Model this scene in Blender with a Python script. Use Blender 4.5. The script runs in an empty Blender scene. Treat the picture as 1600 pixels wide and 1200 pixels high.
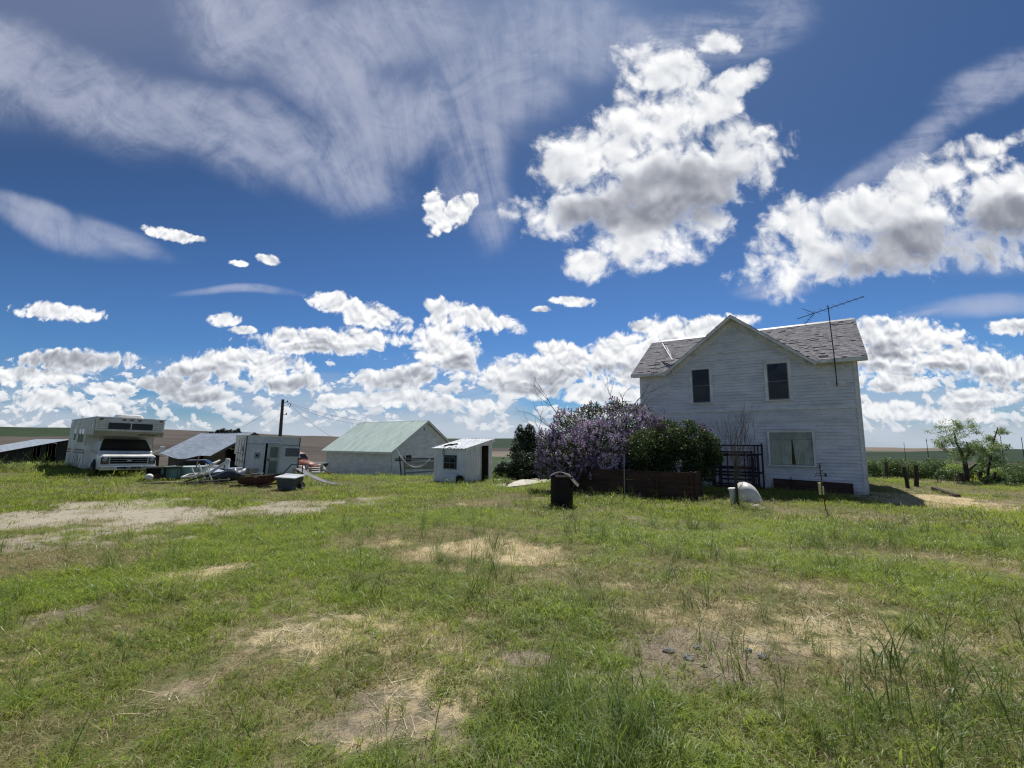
# Farmyard with a white two-storey farmhouse, sheds and old vehicles on a prairie plateau.
import bpy, math, random
import numpy as np
from mathutils import Vector, Matrix, Euler

SC = bpy.context.scene
COL = SC.collection
RNG = np.random.default_rng(11)
random.seed(7)
PI = math.pi
EYE, FPX, PITCH = 1.65, 700.0, math.atan(85 / 700)
CP, SP = math.cos(PITCH), math.sin(PITCH)


def ray(px, py):
    """photo pixel (1600 wide) -> lateral, forward, up components of the sight line"""
    d = py - 600.0
    return px - 800.0, FPX * CP + d * SP, FPX * SP - d * CP


def W(px, py, D):
    x, y, z = ray(px, py)
    return Vector((x / y * D, D, EYE + z / y * D))


def wall_at(px, py, o, u):
    """where a sight line meets the upright plane through o along u: (distance along u, z)"""
    x, y, _ = ray(px, py)
    k = x / y
    s = (k * o[1] - o[0]) / (u[0] - k * u[1])
    return s, W(px, py, o[1] + s * u[1]).z


# ---------------------------------------------------------------- noise for terrain and masks
_LAT = np.random.default_rng(5).random((256, 256))


def vnoise(x, y):
    xi, yi = np.floor(x).astype(int), np.floor(y).astype(int)
    fx, fy = x - xi, y - yi
    fx, fy = fx * fx * (3 - 2 * fx), fy * fy * (3 - 2 * fy)
    g = lambda a, b: _LAT[a & 255, b & 255]
    return ((g(xi, yi) * (1 - fx) + g(xi + 1, yi) * fx) * (1 - fy)
            + (g(xi, yi + 1) * (1 - fx) + g(xi + 1, yi + 1) * fx) * fy)


def fbm(x, y, s, o=4):
    x, y = np.asarray(x, float), np.asarray(y, float)
    t, a, n = 0, 1.0, 0
    for i in range(o):
        t = t + a * vnoise(x * s + 17.3 * i, y * s - 9.1 * i)
        n += a
        a *= .5
        s *= 2.03
    return t / n


def sstep(a, b, x):
    t = np.clip((np.asarray(x, float) - a) / (b - a), 0, 1)
    return t * t * (3 - 2 * t)


# elevation angle of the land seen from the eye, by distance, for left / middle / right of the view
_DD = np.array([40, 60, 120, 250, 500, 900, 1400, 2500, 4500.])
_AL = np.array([-.085, -.073, -.056, -.038, -.016, .0015, .0035, .0165, .012])
_AM = np.array([-.085, -.075, -.058, -.042, -.026, -.012, -.003, -.001, -.004])
_AR = np.array([-.085, -.079, -.062, -.046, -.033, -.023, -.0175, -.0165, -.018])


def height(x, y):
    x, y = np.asarray(x, float), np.asarray(y, float)
    d = np.hypot(x, y)
    yard = -.6 * sstep(3, 15, y) + .045 * np.clip(-x - 6, 0, 18) * sstep(4, 16, y) * (1 - sstep(23.5, 31, y))
    yard = yard - .072 * np.clip(y - 24.5, 0, 60) - .02 * np.clip(x - 22, 0, 40)
    yard = yard + (fbm(x, y, .45, 3) - .5) * .10 + (fbm(x + 40, y, 1.9, 2) - .5) * .035
    az = np.degrees(np.arctan2(x, np.maximum(y, 1e-3)))
    az = np.where(y < 0, np.sign(x + 1e-9) * 90, az)
    ld = np.log(np.clip(d, 40, 4500))
    aL, aM, aR = (np.interp(ld, np.log(_DD), A) for A in (_AL, _AM, _AR))
    tl = sstep(-12, -44, az)
    tl = np.where(az < 0, sstep(12, 44, -az), 0)
    tr = np.where(az > 0, sstep(4, 30, az), 0)
    ang = aM * (1 - tl - tr) + aL * tl + aR * tr
    far = EYE + d * ang + (fbm(x, y, .006, 3) - .5) * np.clip(d * .012, 0, 10)
    t = sstep(32, 62, d)
    return yard * (1 - t) + far * t


def hz(x, y):
    return float(height(np.array([x]), np.array([y]))[0])


_GD = np.geomspace(1.5, 4000, 1500)


def G(px, py):
    """ground point under a photo pixel"""
    x, y, z = ray(px, py)
    g = EYE + z / y * _GD - height(x / y * _GD, _GD)
    k = int(np.argmax(g <= 0)) if (g <= 0).any() else len(_GD) - 1
    D = _GD[k]
    if k:
        D = _GD[k - 1] + (_GD[k] - _GD[k - 1]) * g[k - 1] / (g[k - 1] - g[k])
    return Vector((x / y * D, D, hz(x / y * D, D)))


# ---------------------------------------------------------------- mesh helpers
class MB:
    def __init__(self):
        self.v, self.f = [], []

    def add(self, vs, fs):
        n = len(self.v)
        self.v += [tuple(p) for p in vs]
        self.f += [tuple(i + n for i in q) for q in fs]
        return self

    def box(self, c, s, rot=None):
        R = Euler(rot).to_matrix() if rot else None
        vs = []
        for dz in (-.5, .5):
            for dx, dy in ((-.5, -.5), (.5, -.5), (.5, .5), (-.5, .5)):
                p = Vector((dx * s[0], dy * s[1], dz * s[2]))
                if R:
                    p = R @ p
                vs.append(p + Vector(c))
        return self.add(vs, [(3, 2, 1, 0), (4, 5, 6, 7), (0, 1, 5, 4), (1, 2, 6, 5), (2, 3, 7, 6), (3, 0, 4, 7)])

    def span(self, x0, x1, y0, y1, z0, z1):
        return self.box(((x0 + x1) / 2, (y0 + y1) / 2, (z0 + z1) / 2), (x1 - x0, y1 - y0, z1 - z0))

    def beam(self, a, b, w, h, up=(0, 0, 1)):
        a, b = Vector(a), Vector(b)
        d = (b - a).normalized()
        up = Vector(up)
        if abs(d.dot(up)) > .98:
            up = Vector((0, 1, 0))
        s = d.cross(up).normalized()
        t = s.cross(d)
        vs = []
        for p in (a, b):
            for i, j in ((-.5, -.5), (.5, -.5), (.5, .5), (-.5, .5)):
                vs.append(p + s * i * w + t * j * h)
        return self.add(vs, [(3, 2, 1, 0), (4, 5, 6, 7), (0, 1, 5, 4), (1, 2, 6, 5), (2, 3, 7, 6), (3, 0, 4, 7)])

    def tube(self, pts, r, n=7, cap=True):
        pts = [Vector(p) for p in pts]
        rs = r if isinstance(r, (list, tuple)) else [r] * len(pts)
        rings = []
        ref = None
        for i, p in enumerate(pts):
            d = (pts[min(i + 1, len(pts) - 1)] - pts[max(i - 1, 0)]).normalized()
            if ref is None:
                ref = d.cross(Vector((0, 0, 1)) if abs(d.z) < .9 else Vector((1, 0, 0))).normalized()
            s = (ref - d * ref.dot(d)).normalized()
            ref = s
            t = d.cross(s)
            rings.append([p + (s * math.cos(2 * PI * k / n) + t * math.sin(2 * PI * k / n)) * rs[i] for k in range(n)])
        vs = [q for R in rings for q in R]
        fs = []
        for i in range(len(pts) - 1):
            for k in range(n):
                a, b = i * n + k, i * n + (k + 1) % n
                fs.append((a, b, b + n, a + n))
        if cap:
            fs.append(tuple(range(n - 1, -1, -1)))
            fs.append(tuple((len(pts) - 1) * n + k for k in range(n)))
        return self.add(vs, fs)

    def poly(self, *pts):
        return self.add(pts, [tuple(range(len(pts)))])

    def prism(self, pts, off):
        """closed outline extruded by the vector off"""
        off = Vector(off)
        a = [Vector(p) for p in pts]
        n = len(a)
        fs = [tuple(range(n - 1, -1, -1)), tuple(range(n, 2 * n))]
        fs += [(i, (i + 1) % n, (i + 1) % n + n, i + n) for i in range(n)]
        return self.add(a + [p + off for p in a], fs)

    def lathe(self, prof, n=20, c=(0, 0, 0), axis='z', a0=0, a1=2 * PI):
        full = abs(a1 - a0 - 2 * PI) < 1e-6
        m = n if full else n + 1
        vs = []
        for r, h in prof:
            for k in range(m):
                t = a0 + (a1 - a0) * k / n
                p = (r * math.cos(t), r * math.sin(t), h)
                if axis == 'y':
                    p = (p[0], h, p[1])
                elif axis == 'x':
                    p = (h, p[0], p[1])
                vs.append(Vector(p) + Vector(c))
        fs = []
        for i in range(len(prof) - 1):
            for k in range(n):
                a, b = i * m + k, i * m + (k + 1) % m
                fs.append((a, b, b + m, a + m))
        return self.add(vs, fs)

    def loft(self, secs, cap=True):
        n = len(secs[0])
        vs = [p for s in secs for p in s]
        fs = []
        for i in range(len(secs) - 1):
            for k in range(n):
                a, b = i * n + k, i * n + (k + 1) % n
                fs.append((a, b, b + n, a + n))
        if cap:
            fs.append(tuple(range(n - 1, -1, -1)))
            fs.append(tuple((len(secs) - 1) * n + k for k in range(n)))
        return self.add(vs, fs)

    def build(self, name, mat=None, parent=None, smooth=False, bevel=0, seg=2):
        me = bpy.data.meshes.new(name)
        me.from_pydata(self.v, [], self.f)
        me.validate()
        me.update()
        o = bpy.data.objects.new(name, me)
        COL.objects.link(o)
        if mat:
            me.materials.append(mat)
        if parent:
            o.parent = parent
        import bmesh
        bm = bmesh.new()
        bm.from_mesh(me)
        bmesh.ops.recalc_face_normals(bm, faces=bm.faces)
        bm.to_mesh(me)
        bm.free()
        if smooth:
            me.shade_smooth()
        if bevel:
            m = o.modifiers.new('soft edges', 'BEVEL')
            m.width, m.segments, m.limit_method, m.angle_limit = bevel, seg, 'ANGLE', .7
        return o


def np_mesh(name, V, Q, mat, parent=None, tint=None):
    """mesh from arrays; Q is (faces, corners)"""
    me = bpy.data.meshes.new(name)
    nv, (nf, k) = len(V), Q.shape
    me.vertices.add(nv)
    me.vertices.foreach_set('co', np.ascontiguousarray(V, np.float32).ravel())
    me.loops.add(nf * k)
    me.loops.foreach_set('vertex_index', np.ascontiguousarray(Q, np.int32).ravel())
    me.polygons.add(nf)
    me.polygons.foreach_set('loop_start', np.arange(0, nf * k, k, dtype=np.int32))
    me.update(calc_edges=True)
    if tint is not None:
        a = me.attributes.new('tint', 'FLOAT', 'FACE')
        a.data.foreach_set('value', np.ascontiguousarray(tint, np.float32))
    me.materials.append(mat)
    o = bpy.data.objects.new(name, me)
    COL.objects.link(o)
    if parent:
        o.parent = parent
    return o


def leaves(C, size, rng, aspect=.55, up=0.0, nrm=None):
    """diamond leaf faces round the points C -> V, Q"""
    n = len(C)
    a = rng.normal(size=(n, 3))
    a[:, 2] += up
    if nrm is not None:
        a = a * .8 + nrm
    a /= np.linalg.norm(a, axis=1, keepdims=True)
    b = np.cross(a, rng.normal(size=(n, 3)))
    b /= np.linalg.norm(b, axis=1, keepdims=True) + 1e-9
    s = (size * rng.uniform(.6, 1.3, n))[:, None] if np.ndim(size) == 0 else (size * rng.uniform(.7, 1.2, n))[:, None]
    c = np.cross(a, b)
    V = np.stack([C - b * s * .5, C + c * s * .5 * aspect + a * s * .08, C + b * s * .5, C - c * s * .5 * aspect + a * s * .08], 1).reshape(-1, 3)
    Q = np.arange(4 * n).reshape(n, 4)
    return V, Q


def empty(name, loc=(0, 0, 0), rz=0, label=None, cat=None, group=None):
    o = bpy.data.objects.new(name, None)
    o.empty_display_size = .2
    COL.objects.link(o)
    o.location = loc
    o.rotation_euler = (0, 0, rz)
    if label:
        tag(o, label, cat, group)
    return o


def tag(o, label=None, cat=None, group=None, kind=None):
    for k, v in (('label', label), ('category', cat), ('group', group), ('kind', kind)):
        if v:
            o[k] = v
    return o


def copy_tree(o, parent=None):
    c = o.copy()
    COL.objects.link(c)
    c.parent = parent
    for ch in list(o.children):
        copy_tree(ch, c)
    return c


# ---------------------------------------------------------------- materials
def rgb(h):
    """sRGB hex -> linear"""
    c = [int(h[i:i + 2], 16) / 255 for i in (0, 2, 4)]
    return tuple(x / 12.92 if x < .04045 else ((x + .055) / 1.055) ** 2.4 for x in c)


class NT:
    def __init__(self, tree):
        self.t = tree
        tree.nodes.clear()

    def n(self, typ, ins=None, **kw):
        nd = self.t.nodes.new(typ)
        for k, v in kw.items():
            setattr(nd, k, v)
        for k, v in (ins or {}).items():
            s = nd.inputs[k]
            if hasattr(v, 'is_output') or isinstance(v, bpy.types.NodeSocket):
                self.t.links.new(v, s)
            else:
                if isinstance(v, tuple) and len(v) == 3 and s.type == 'RGBA':
                    v = (*v, 1)
                s.default_value = v
        return nd

    def m(self, op, a, b=None, c=None, clamp=False):
        ins = {0: a}
        if b is not None:
            ins[1] = b
        if c is not None:
            ins[2] = c
        return self.n('ShaderNodeMath', ins, operation=op, use_clamp=clamp).outputs[0]

    def mix(self, f, a, b, blend='MIX'):
        nd = self.n('ShaderNodeMix', None, data_type='RGBA', blend_type=blend)
        for k, v in ((0, f), (6, a), (7, b)):
            s = nd.inputs[k]
            if isinstance(v, bpy.types.NodeSocket):
                self.t.links.new(v, s)
            else:
                s.default_value = (*v, 1) if isinstance(v, tuple) and len(v) == 3 else v
        return nd.outputs[2]

    def ss(self, x, a, b):
        """smoothstep of x from a to b"""
        nd = self.n('ShaderNodeMapRange', {0: x, 1: a, 2: b, 3: 0.0, 4: 1.0}, interpolation_type='SMOOTHSTEP')
        return nd.outputs[0]

    def noise(self, vec, scale, detail=4, rough=.55, dist=0.0, dim='3D', out=0, lac=2.0):
        return self.n('ShaderNodeTexNoise', {'Vector': vec, 'Scale': scale, 'Detail': detail, 'Roughness': rough, 'Distortion': dist, 'Lacunarity': lac},
                      noise_dimensions=dim).outputs[out]


def new_mat(name):
    m = bpy.data.materials.new(name)
    m.use_nodes = True
    return m, NT(m.node_tree)


def mat(name, col, rough=.6, var=.25, scale=3.0, dark=None, wear=None, wear_at=.62, bump=.0, bscale=30., metal=0.0, spec=.4, stretch=(1, 1, 1), coat=0.0):
    """a weathered surface: base colour with large soft variation, optional worn spots of another colour"""
    m, T = new_mat(name)
    tc = T.n('ShaderNodeTexCoord').outputs['Object']
    v = T.n('ShaderNodeMapping', {'Vector': tc, 'Scale': stretch}).outputs[0]
    n1 = T.noise(v, scale, 5, .6)
    n2 = T.noise(v, scale * 7.3, 4, .6)
    dk = dark or tuple(c * (1 - var) * .8 for c in col)
    f = T.ss(T.m('ADD', T.m('MULTIPLY', n1, .7), T.m('MULTIPLY', n2, .3)), .36, .64)
    c = T.mix(f, dk, col)
    if wear:
        w = T.ss(T.m('ADD', T.m('MULTIPLY', T.noise(v, scale * 2.1, 6, .68), .75), T.m('MULTIPLY', n2, .25)), wear_at - .03, wear_at + .05)
        c = T.mix(w, c, wear)
    ins = {'Base Color': c, 'Roughness': T.n('ShaderNodeMapRange', {0: n2, 1: .3, 2: .7, 3: max(rough - .1, .02), 4: min(rough + .1, 1.)}).outputs[0],
           'Metallic': metal, 'Specular IOR Level': spec, 'Coat Weight': coat}
    if bump:
        b = T.n('ShaderNodeBump', {'Strength': bump, 'Distance': .02, 'Height': T.noise(v, bscale, 5, .65)})
        ins['Normal'] = b.outputs[0]
    p = T.n('ShaderNodeBsdfPrincipled', ins)
    T.n('ShaderNodeOutputMaterial', {0: p.outputs[0]})
    return m


def leaf_mat(name, c0, c1, trans=.35, tcol=None, rnd=False, rough=.5, patch=None, spec=.4):
    """leaf: colour between c0 and c1 by the leaf's own tint, light shining through from behind"""
    m, T = new_mat(name)
    if rnd:
        r = T.n('ShaderNodeObjectInfo').outputs['Random']
        g = T.noise(T.n('ShaderNodeNewGeometry').outputs['Position'], 1.3, 3, .6)
        t = T.m('ADD', T.m('MULTIPLY', r, .65), T.m('SUBTRACT', T.m('MULTIPLY', g, 1.1), .35), clamp=True)
    else:
        t = T.n('ShaderNodeAttribute', None, attribute_name='tint').outputs['Fac']
    c = T.mix(t, c0, c1)
    if patch:
        ln = T.n('ShaderNodeAttribute', None, attribute_name='along').outputs['Fac']
        c = T.mix(ln, patch, c)
    tc = T.mix(.5, c, tcol) if tcol else c
    p = T.n('ShaderNodeBsdfPrincipled', {'Base Color': c, 'Roughness': rough, 'Specular IOR Level': spec})
    tr = T.n('ShaderNodeBsdfTranslucent', {'Color': tc})
    mx = T.n('ShaderNodeMixShader', {0: trans, 1: p.outputs[0], 2: tr.outputs[0]})
    T.n('ShaderNodeOutputMaterial', {0: mx.outputs[0]})
    return m


def glass_mat(name, tint=(.02, .025, .03), see=.0, rough=.06, spec=.5):
    m, T = new_mat(name)
    tc = T.n('ShaderNodeTexCoord').outputs['Object']
    b = T.n('ShaderNodeBump', {'Strength': .08, 'Distance': .02, 'Height': T.noise(tc, 2.5, 2)})
    p = T.n('ShaderNodeBsdfPrincipled', {'Base Color': tint, 'Roughness': rough, 'Specular IOR Level': spec, 'Normal': b.outputs[0]})
    out = p.outputs[0]
    if see:
        tr = T.n('ShaderNodeBsdfTransparent', {'Color': (.97, .98, .975)})
        fr = T.m('MULTIPLY', T.m('POWER', T.n('ShaderNodeLayerWeight', {'Blend': .5}).outputs['Facing'], 3.0), .6)
        gl = T.n('ShaderNodeBsdfGlossy', {'Color': (.9, .9, .9), 'Roughness': .04})
        a = T.n('ShaderNodeMixShader', {0: T.m('MULTIPLY_ADD', fr, 1.0, .02, clamp=True), 1: tr.outputs[0], 2: gl.outputs[0]})
        out = T.n('ShaderNodeMixShader', {0: see, 1: p.outputs[0], 2: a.outputs[0]}).outputs[0]
    T.n('ShaderNodeOutputMaterial', {0: out})
    return m

# ---------------------------------------------------------------- camera, sun, sky
cam = bpy.data.cameras.new('camera')
cam.sensor_width, cam.lens = 36, 36 * FPX / 1600
cam.clip_start, cam.clip_end = .05, 9000
co = bpy.data.objects.new('camera', cam)
COL.objects.link(co)
co.location = (0, 0, EYE)
co.rotation_euler = (PI / 2 + PITCH, 0, 0)
SC.camera = co
SC.view_settings.view_transform, SC.view_settings.look = 'Standard', 'None'
SC.view_settings.gamma, SC.view_settings.exposure = 1, .22
SC.cycles.use_denoising, SC.cycles.use_adaptive_sampling = True, False
SC.cycles.denoiser, SC.cycles.denoising_input_passes, SC.cycles.denoising_prefilter = 'OPENIMAGEDENOISE', 'RGB_ALBEDO_NORMAL', 'NONE'
SC.cycles.pixel_filter_type, SC.cycles.filter_width = 'BLACKMAN_HARRIS', 1.25
SC.render.engine = 'CYCLES'
SC.cycles.max_bounces, SC.cycles.diffuse_bounces, SC.cycles.glossy_bounces = 8, 3, 3
SC.cycles.transparent_max_bounces, SC.cycles.transmission_bounces = 10, 4

SUN_EL, SUN_AZ = math.radians(60), math.radians(19)      # azimuth to the right of straight ahead
sd = Vector((math.sin(SUN_AZ) * math.cos(SUN_EL), math.cos(SUN_AZ) * math.cos(SUN_EL), math.sin(SUN_EL)))
sl = bpy.data.lights.new('sun', 'SUN')
sl.energy, sl.angle, sl.color = 5.0, math.radians(.55), (1, .965, .9)
so = bpy.data.objects.new('sun', sl)
COL.objects.link(so)
so.rotation_euler = (-sd).to_track_quat('-Z', 'Y').to_euler()

world = bpy.data.worlds.new('World')
SC.world = world
world.use_nodes = True
world.cycles.sampling_method, world.cycles.sample_map_resolution = 'MANUAL', 1024
T = NT(world.node_tree)
dirn = T.n('ShaderNodeTexCoord').outputs['Generated']
sep = T.n('ShaderNodeSeparateXYZ', {0: dirn}).outputs
ay = T.m('MAXIMUM', T.m('ABSOLUTE', sep[1]), .06)
PX, PZ = T.m('DIVIDE', sep[0], ay), T.m('DIVIDE', sep[2], ay)
P = T.n('ShaderNodeCombineXYZ', {0: PX, 1: PZ, 2: 0.0}).outputs[0]


def sky_pt(px, py):
    x, y, z = ray(px, py)
    return x / y, z / y, y


def blobs(lst, src=None):
    """greatest value of soft ellipses given as (px, py, rx, ry, turn in degrees)"""
    acc = None
    for px, py, rx, ry, an in lst:
        cx, cz, k = sky_pt(px, py)
        mp = T.n('ShaderNodeMapping', {'Vector': src or P, 'Location': (cx, cz, 0), 'Rotation': (0, 0, math.radians(an)), 'Scale': (rx / k, ry / k, 1)}, vector_type='TEXTURE')
        g = T.n('ShaderNodeTexGradient', {0: mp.outputs[0]}, gradient_type='SPHERICAL').outputs['Fac']
        acc = g if acc is None else T.m('MAXIMUM', acc, g)
    return acc


def vadd(v, d):
    return T.n('ShaderNodeVectorMath', {0: v, 1: d}, operation='ADD').outputs[0]


# clear sky
nish = T.n('ShaderNodeTexSky', None, sky_type='NISHITA', sun_disc=False, sun_elevation=SUN_EL, sun_rotation=SUN_AZ, air_density=1.0, dust_density=.6, ozone_density=1.6)
sky = T.mix(1.0, nish.outputs[0], (.262, .478, .775), 'MULTIPLY')
k_up = T.ss(PZ, .05, .75)
sky = T.mix(k_up, sky, T.mix(1.0, sky, (.80, .66, .60), 'MULTIPLY'))

# domain warp shared by all cumulus
wn = T.n('ShaderNodeTexNoise', {'Vector': P, 'Scale': 9.0, 'Detail': 3, 'Roughness': .5}, noise_dimensions='2D').outputs[1]
wv = T.n('ShaderNodeVectorMath', {0: T.n('ShaderNodeVectorMath', {0: wn, 1: (.5, .5, .5)}, operation='SUBTRACT').outputs[0], 'Scale': .05}, operation='SCALE').outputs[0]
PW = vadd(P, wv)


def puff(v, s, d=7, r=.6, vd=2.0):
    a = T.noise(v, s, d, r, 0.0, '2D')
    b = T.n('ShaderNodeTexVoronoi', {'Vector': v, 'Scale': s * 1.5, 'Detail': vd, 'Roughness': .5, 'Lacunarity': 2.3}, feature='F1', voronoi_dimensions='2D', normalize=True).outputs[0]
    return T.m('SUBTRACT', a, T.m('MULTIPLY', T.m('SUBTRACT', b, .3), .55))


BIG = [(1040, 115, 110, 80, -12), (1010, 190, 150, 100, 20), (1150, 128, 80, 36, 22), (1100, 165, 80, 50, 20), (1130, 250, 150, 85, 12), (950, 230, 140, 70, 8), (1050, 275, 235, 110, 12),
       (920, 322, 180, 66, 12), (1010, 355, 185, 85, 5), (1110, 350, 75, 46, -15), (920, 412, 60, 48, 0), (1120, 68, 52, 30, 0), (880, 275, 80, 66, 0),
       (1280, 392, 185, 92, 8), (1420, 355, 230, 100, 10), (1560, 335, 240, 110, 12), (1480, 268, 180, 50, 22), (1565, 225, 90, 26, 25), (1250, 345, 90, 60, 10), (1340, 340, 150, 70, 8)]
MED = [(710, 335, 60, 30, 40), (680, 325, 26, 44, 0), (262, 366, 60, 14, -14), (300, 372, 40, 8, -10), (420, 406, 26, 11, -18), (372, 411, 20, 8, -8),
       (690, 535, 70, 56, 60), (718, 555, 46, 46, 0), (688, 500, 24, 44, 0), (640, 588, 100, 28, 18), (600, 592, 80, 20, 0),
       (738, 495, 98, 26, -14), (705, 484, 42, 20, 0), (560, 485, 112, 27, -18), (520, 466, 48, 16, 0), (580, 500, 50, 18, 0), (500, 533, 165, 28, 0), (460, 526, 60, 22, 0), (560, 530, 70, 26, 0),
       (90, 487, 92, 20, -4), (350, 500, 32, 16, 0), (380, 516, 36, 9, 0), (846, 484, 22, 8, 0), (897, 471, 46, 12, -4),
       (115, 563, 125, 24, 0), (50, 588, 130, 22, 0), (340, 570, 130, 34, 8), (420, 572, 90, 26, 0), (450, 598, 85, 24, 0), (260, 600, 90, 20, 0), (180, 607, 60, 15, 0), (300, 612, 70, 20, 0),
       (870, 570, 130, 36, 6), (960, 555, 110, 44, 25), (820, 590, 110, 40, 0), (1000, 580, 80, 60, 0), (1085, 516, 120, 26, 10), (1040, 515, 50, 32, 0), (870, 548, 50, 24, 0), (830, 612, 90, 18, 0), (950, 615, 130, 22, 0),
       (1405, 528, 130, 46, 0), (1380, 556, 90, 50, 0), (1480, 562, 150, 36, 0), (1570, 580, 130, 32, 0), (1590, 512, 70, 18, 0), (1395, 596, 80, 24, 0), (1530, 622, 95, 24, 8), (1390, 640, 90, 22, 0), (1480, 648, 110, 20, 0),
       (320, 622, 80, 18, 0), (70, 625, 70, 24, 0), (160, 640, 60, 16, 0), (620, 622, 90, 20, 0), (540, 625, 60, 16, 0), (690, 632, 60, 18, 0), (760, 635, 40, 16, 0), (1000, 512, 30, 14, 0)]
DARK = [(1060, 305, 170, 75, 12), (930, 335, 90, 40, 0), (1420, 392, 200, 60, 10), (1570, 370, 170, 70, 14),
        (640, 596, 100, 20, 12), (722, 572, 36, 24, 0), (115, 566, 140, 24, 0), (290, 588, 90, 20, 8), (450, 604, 80, 13, 0), (255, 606, 90, 12, 0), (300, 620, 80, 12, 0),
        (870, 590, 90, 16, 0), (815, 606, 80, 12, 0), (960, 582, 70, 18, 0), (1430, 577, 190, 11, 0), (1390, 544, 60, 26, 0), (1560, 594, 130, 14, 0), (1520, 634, 90, 9, 0), (500, 545, 130, 9, 0), (1370, 612, 70, 12, 0)]
E_big, E_med, E_dark = blobs(BIG), blobs(MED), blobs(DARK, PW)
up1 = (.004, .016, 0)
n_b = puff(PW, 8.0, 8, .64)
l_b, l_b2 = puff(PW, 8.0, 3, .5, 1.0), puff(vadd(PW, (.006, .022, 0)), 8.0, 3, .5, 1.0)
n_m = puff(PW, 24.0, 6)
l_m, l_m2 = puff(PW, 24.0, 2, .5, 1.0), puff(vadd(PW, (.002, .010, 0)), 24.0, 2, .5, 1.0)


def cumulus(E, n, amp, lo, hi, off):
    D = T.m('ADD', T.m('MULTIPLY', T.m('POWER', E, .62), 1.15), T.m('MULTIPLY', T.m('SUBTRACT', n, .5), amp))
    D = T.m('SUBTRACT', D, off)
    return D, T.m('MULTIPLY', T.ss(D, lo, hi), T.ss(E, .0, .16))


D_b, a_b = cumulus(E_big, n_b, 1.70, .0, .52, .43)
D_m, a_m = cumulus(E_med, n_m, 1.30, .0, .36, .39)

# broken low bank of small cumulus towards the horizon
PB = T.n('ShaderNodeMapping', {'Vector': PW, 'Scale': (1, 1.6, 1)}).outputs[0]
n_l = puff(PB, 18.0, 6)
l_l = puff(PB, 18.0, 2, .5, 1.0)
n_l2 = puff(vadd(PB, (.002, .015, 0)), 18.0, 2, .5, 1.0)
cov = T.m('MULTIPLY', T.ss(PZ, .225, .085), T.ss(PZ, .0, .03))
cov = T.m('MULTIPLY', cov, T.m('ADD', .68, T.m('MULTIPLY', T.noise(PB, 5.0, 2, .5, 0.0, '2D'), .62)))
D_l = T.m('ADD', T.m('SUBTRACT', T.m('MULTIPLY', T.m('SUBTRACT', n_l, .5), 1.9), .38), T.m('MULTIPLY', cov, .43))
a_l = T.m('MULTIPLY', T.ss(D_l, .0, .16), T.m('MULTIPLY', T.ss(PZ, .004, .02), T.ss(cov, .1, .4)))


def lit(D, n, n2, k, thick, dark=None, dk=.5, base=.93):
    """sun stands high and ahead: bright tops and thin rims, grey cores and bases"""
    g = T.m('MULTIPLY', T.m('SUBTRACT', n, n2), k)
    b = T.m('ADD', base, g)
    b = T.m('SUBTRACT', b, T.m('MULTIPLY', T.ss(D, .15, .9), thick))
    if dark is not None:
        dd = T.ss(T.m('ADD', dark, T.m('MULTIPLY', T.m('SUBTRACT', n, .5), .55)), -.02, .62)
        b = T.m('SUBTRACT', b, T.m('MULTIPLY', T.m('MULTIPLY', dd, T.ss(D, .1, .5)), dk))
    return T.m('MINIMUM', T.m('MAXIMUM', b, .22), 1.02)


def tone(b):
    r = T.n('ShaderNodeValToRGB', {0: b})
    e = r.color_ramp.elements
    e[0].position, e[0].color = .2, (*rgb('727688'), 1)
    e[1].position, e[1].color = 1.0, (1.02, 1.02, 1.02, 1)
    for pos, h in ((.45, '8f939f'), (.65, 'b9bcc4'), (.82, 'dfe2e7')):
        q = e.new(pos)
        q.color = (*rgb(h), 1)
    return r.outputs[0]


P2 = vadd(P, T.n('ShaderNodeVectorMath', {0: T.n('ShaderNodeVectorMath', {0: T.noise(P, 1.7, 1, .4, 0.0, '2D', 1), 1: (.5, .5, .5)}, operation='SUBTRACT').outputs[0], 'Scale': .15}, operation='SCALE').outputs[0])
# cirrus: fans of streaks, each spreading from a vanishing point
def fan(px, py, turn, ks, kr, scale, ang):
    cx, cz, _ = sky_pt(px, py)
    q = T.n('ShaderNodeSeparateXYZ', {0: vadd(P2, (-cx, -cz, 0))}).outputs
    c, s = math.cos(turn), math.sin(turn)
    x = T.m('ADD', T.m('MULTIPLY', q[0], c), T.m('MULTIPLY', q[1], s))
    y = T.m('SUBTRACT', T.m('MULTIPLY', q[1], c), T.m('MULTIPLY', q[0], s))
    an = T.m('ARCTAN2', y, x)
    r = T.m('LOGARITHM', T.m('ADD', T.m('SQRT', T.m('ADD', T.m('MULTIPLY', x, x), T.m('MULTIPLY', y, y))), .12), 2.718)
    an = T.m('ADD', an, T.m('MULTIPLY', r, ang))
    v = T.n('ShaderNodeCombineXYZ', {0: T.m('MULTIPLY', an, ks), 1: T.m('MULTIPLY', r, kr), 2: 0.0}).outputs[0]
    return T.noise(v, scale, 7, .60, .15, '2D')


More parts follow.
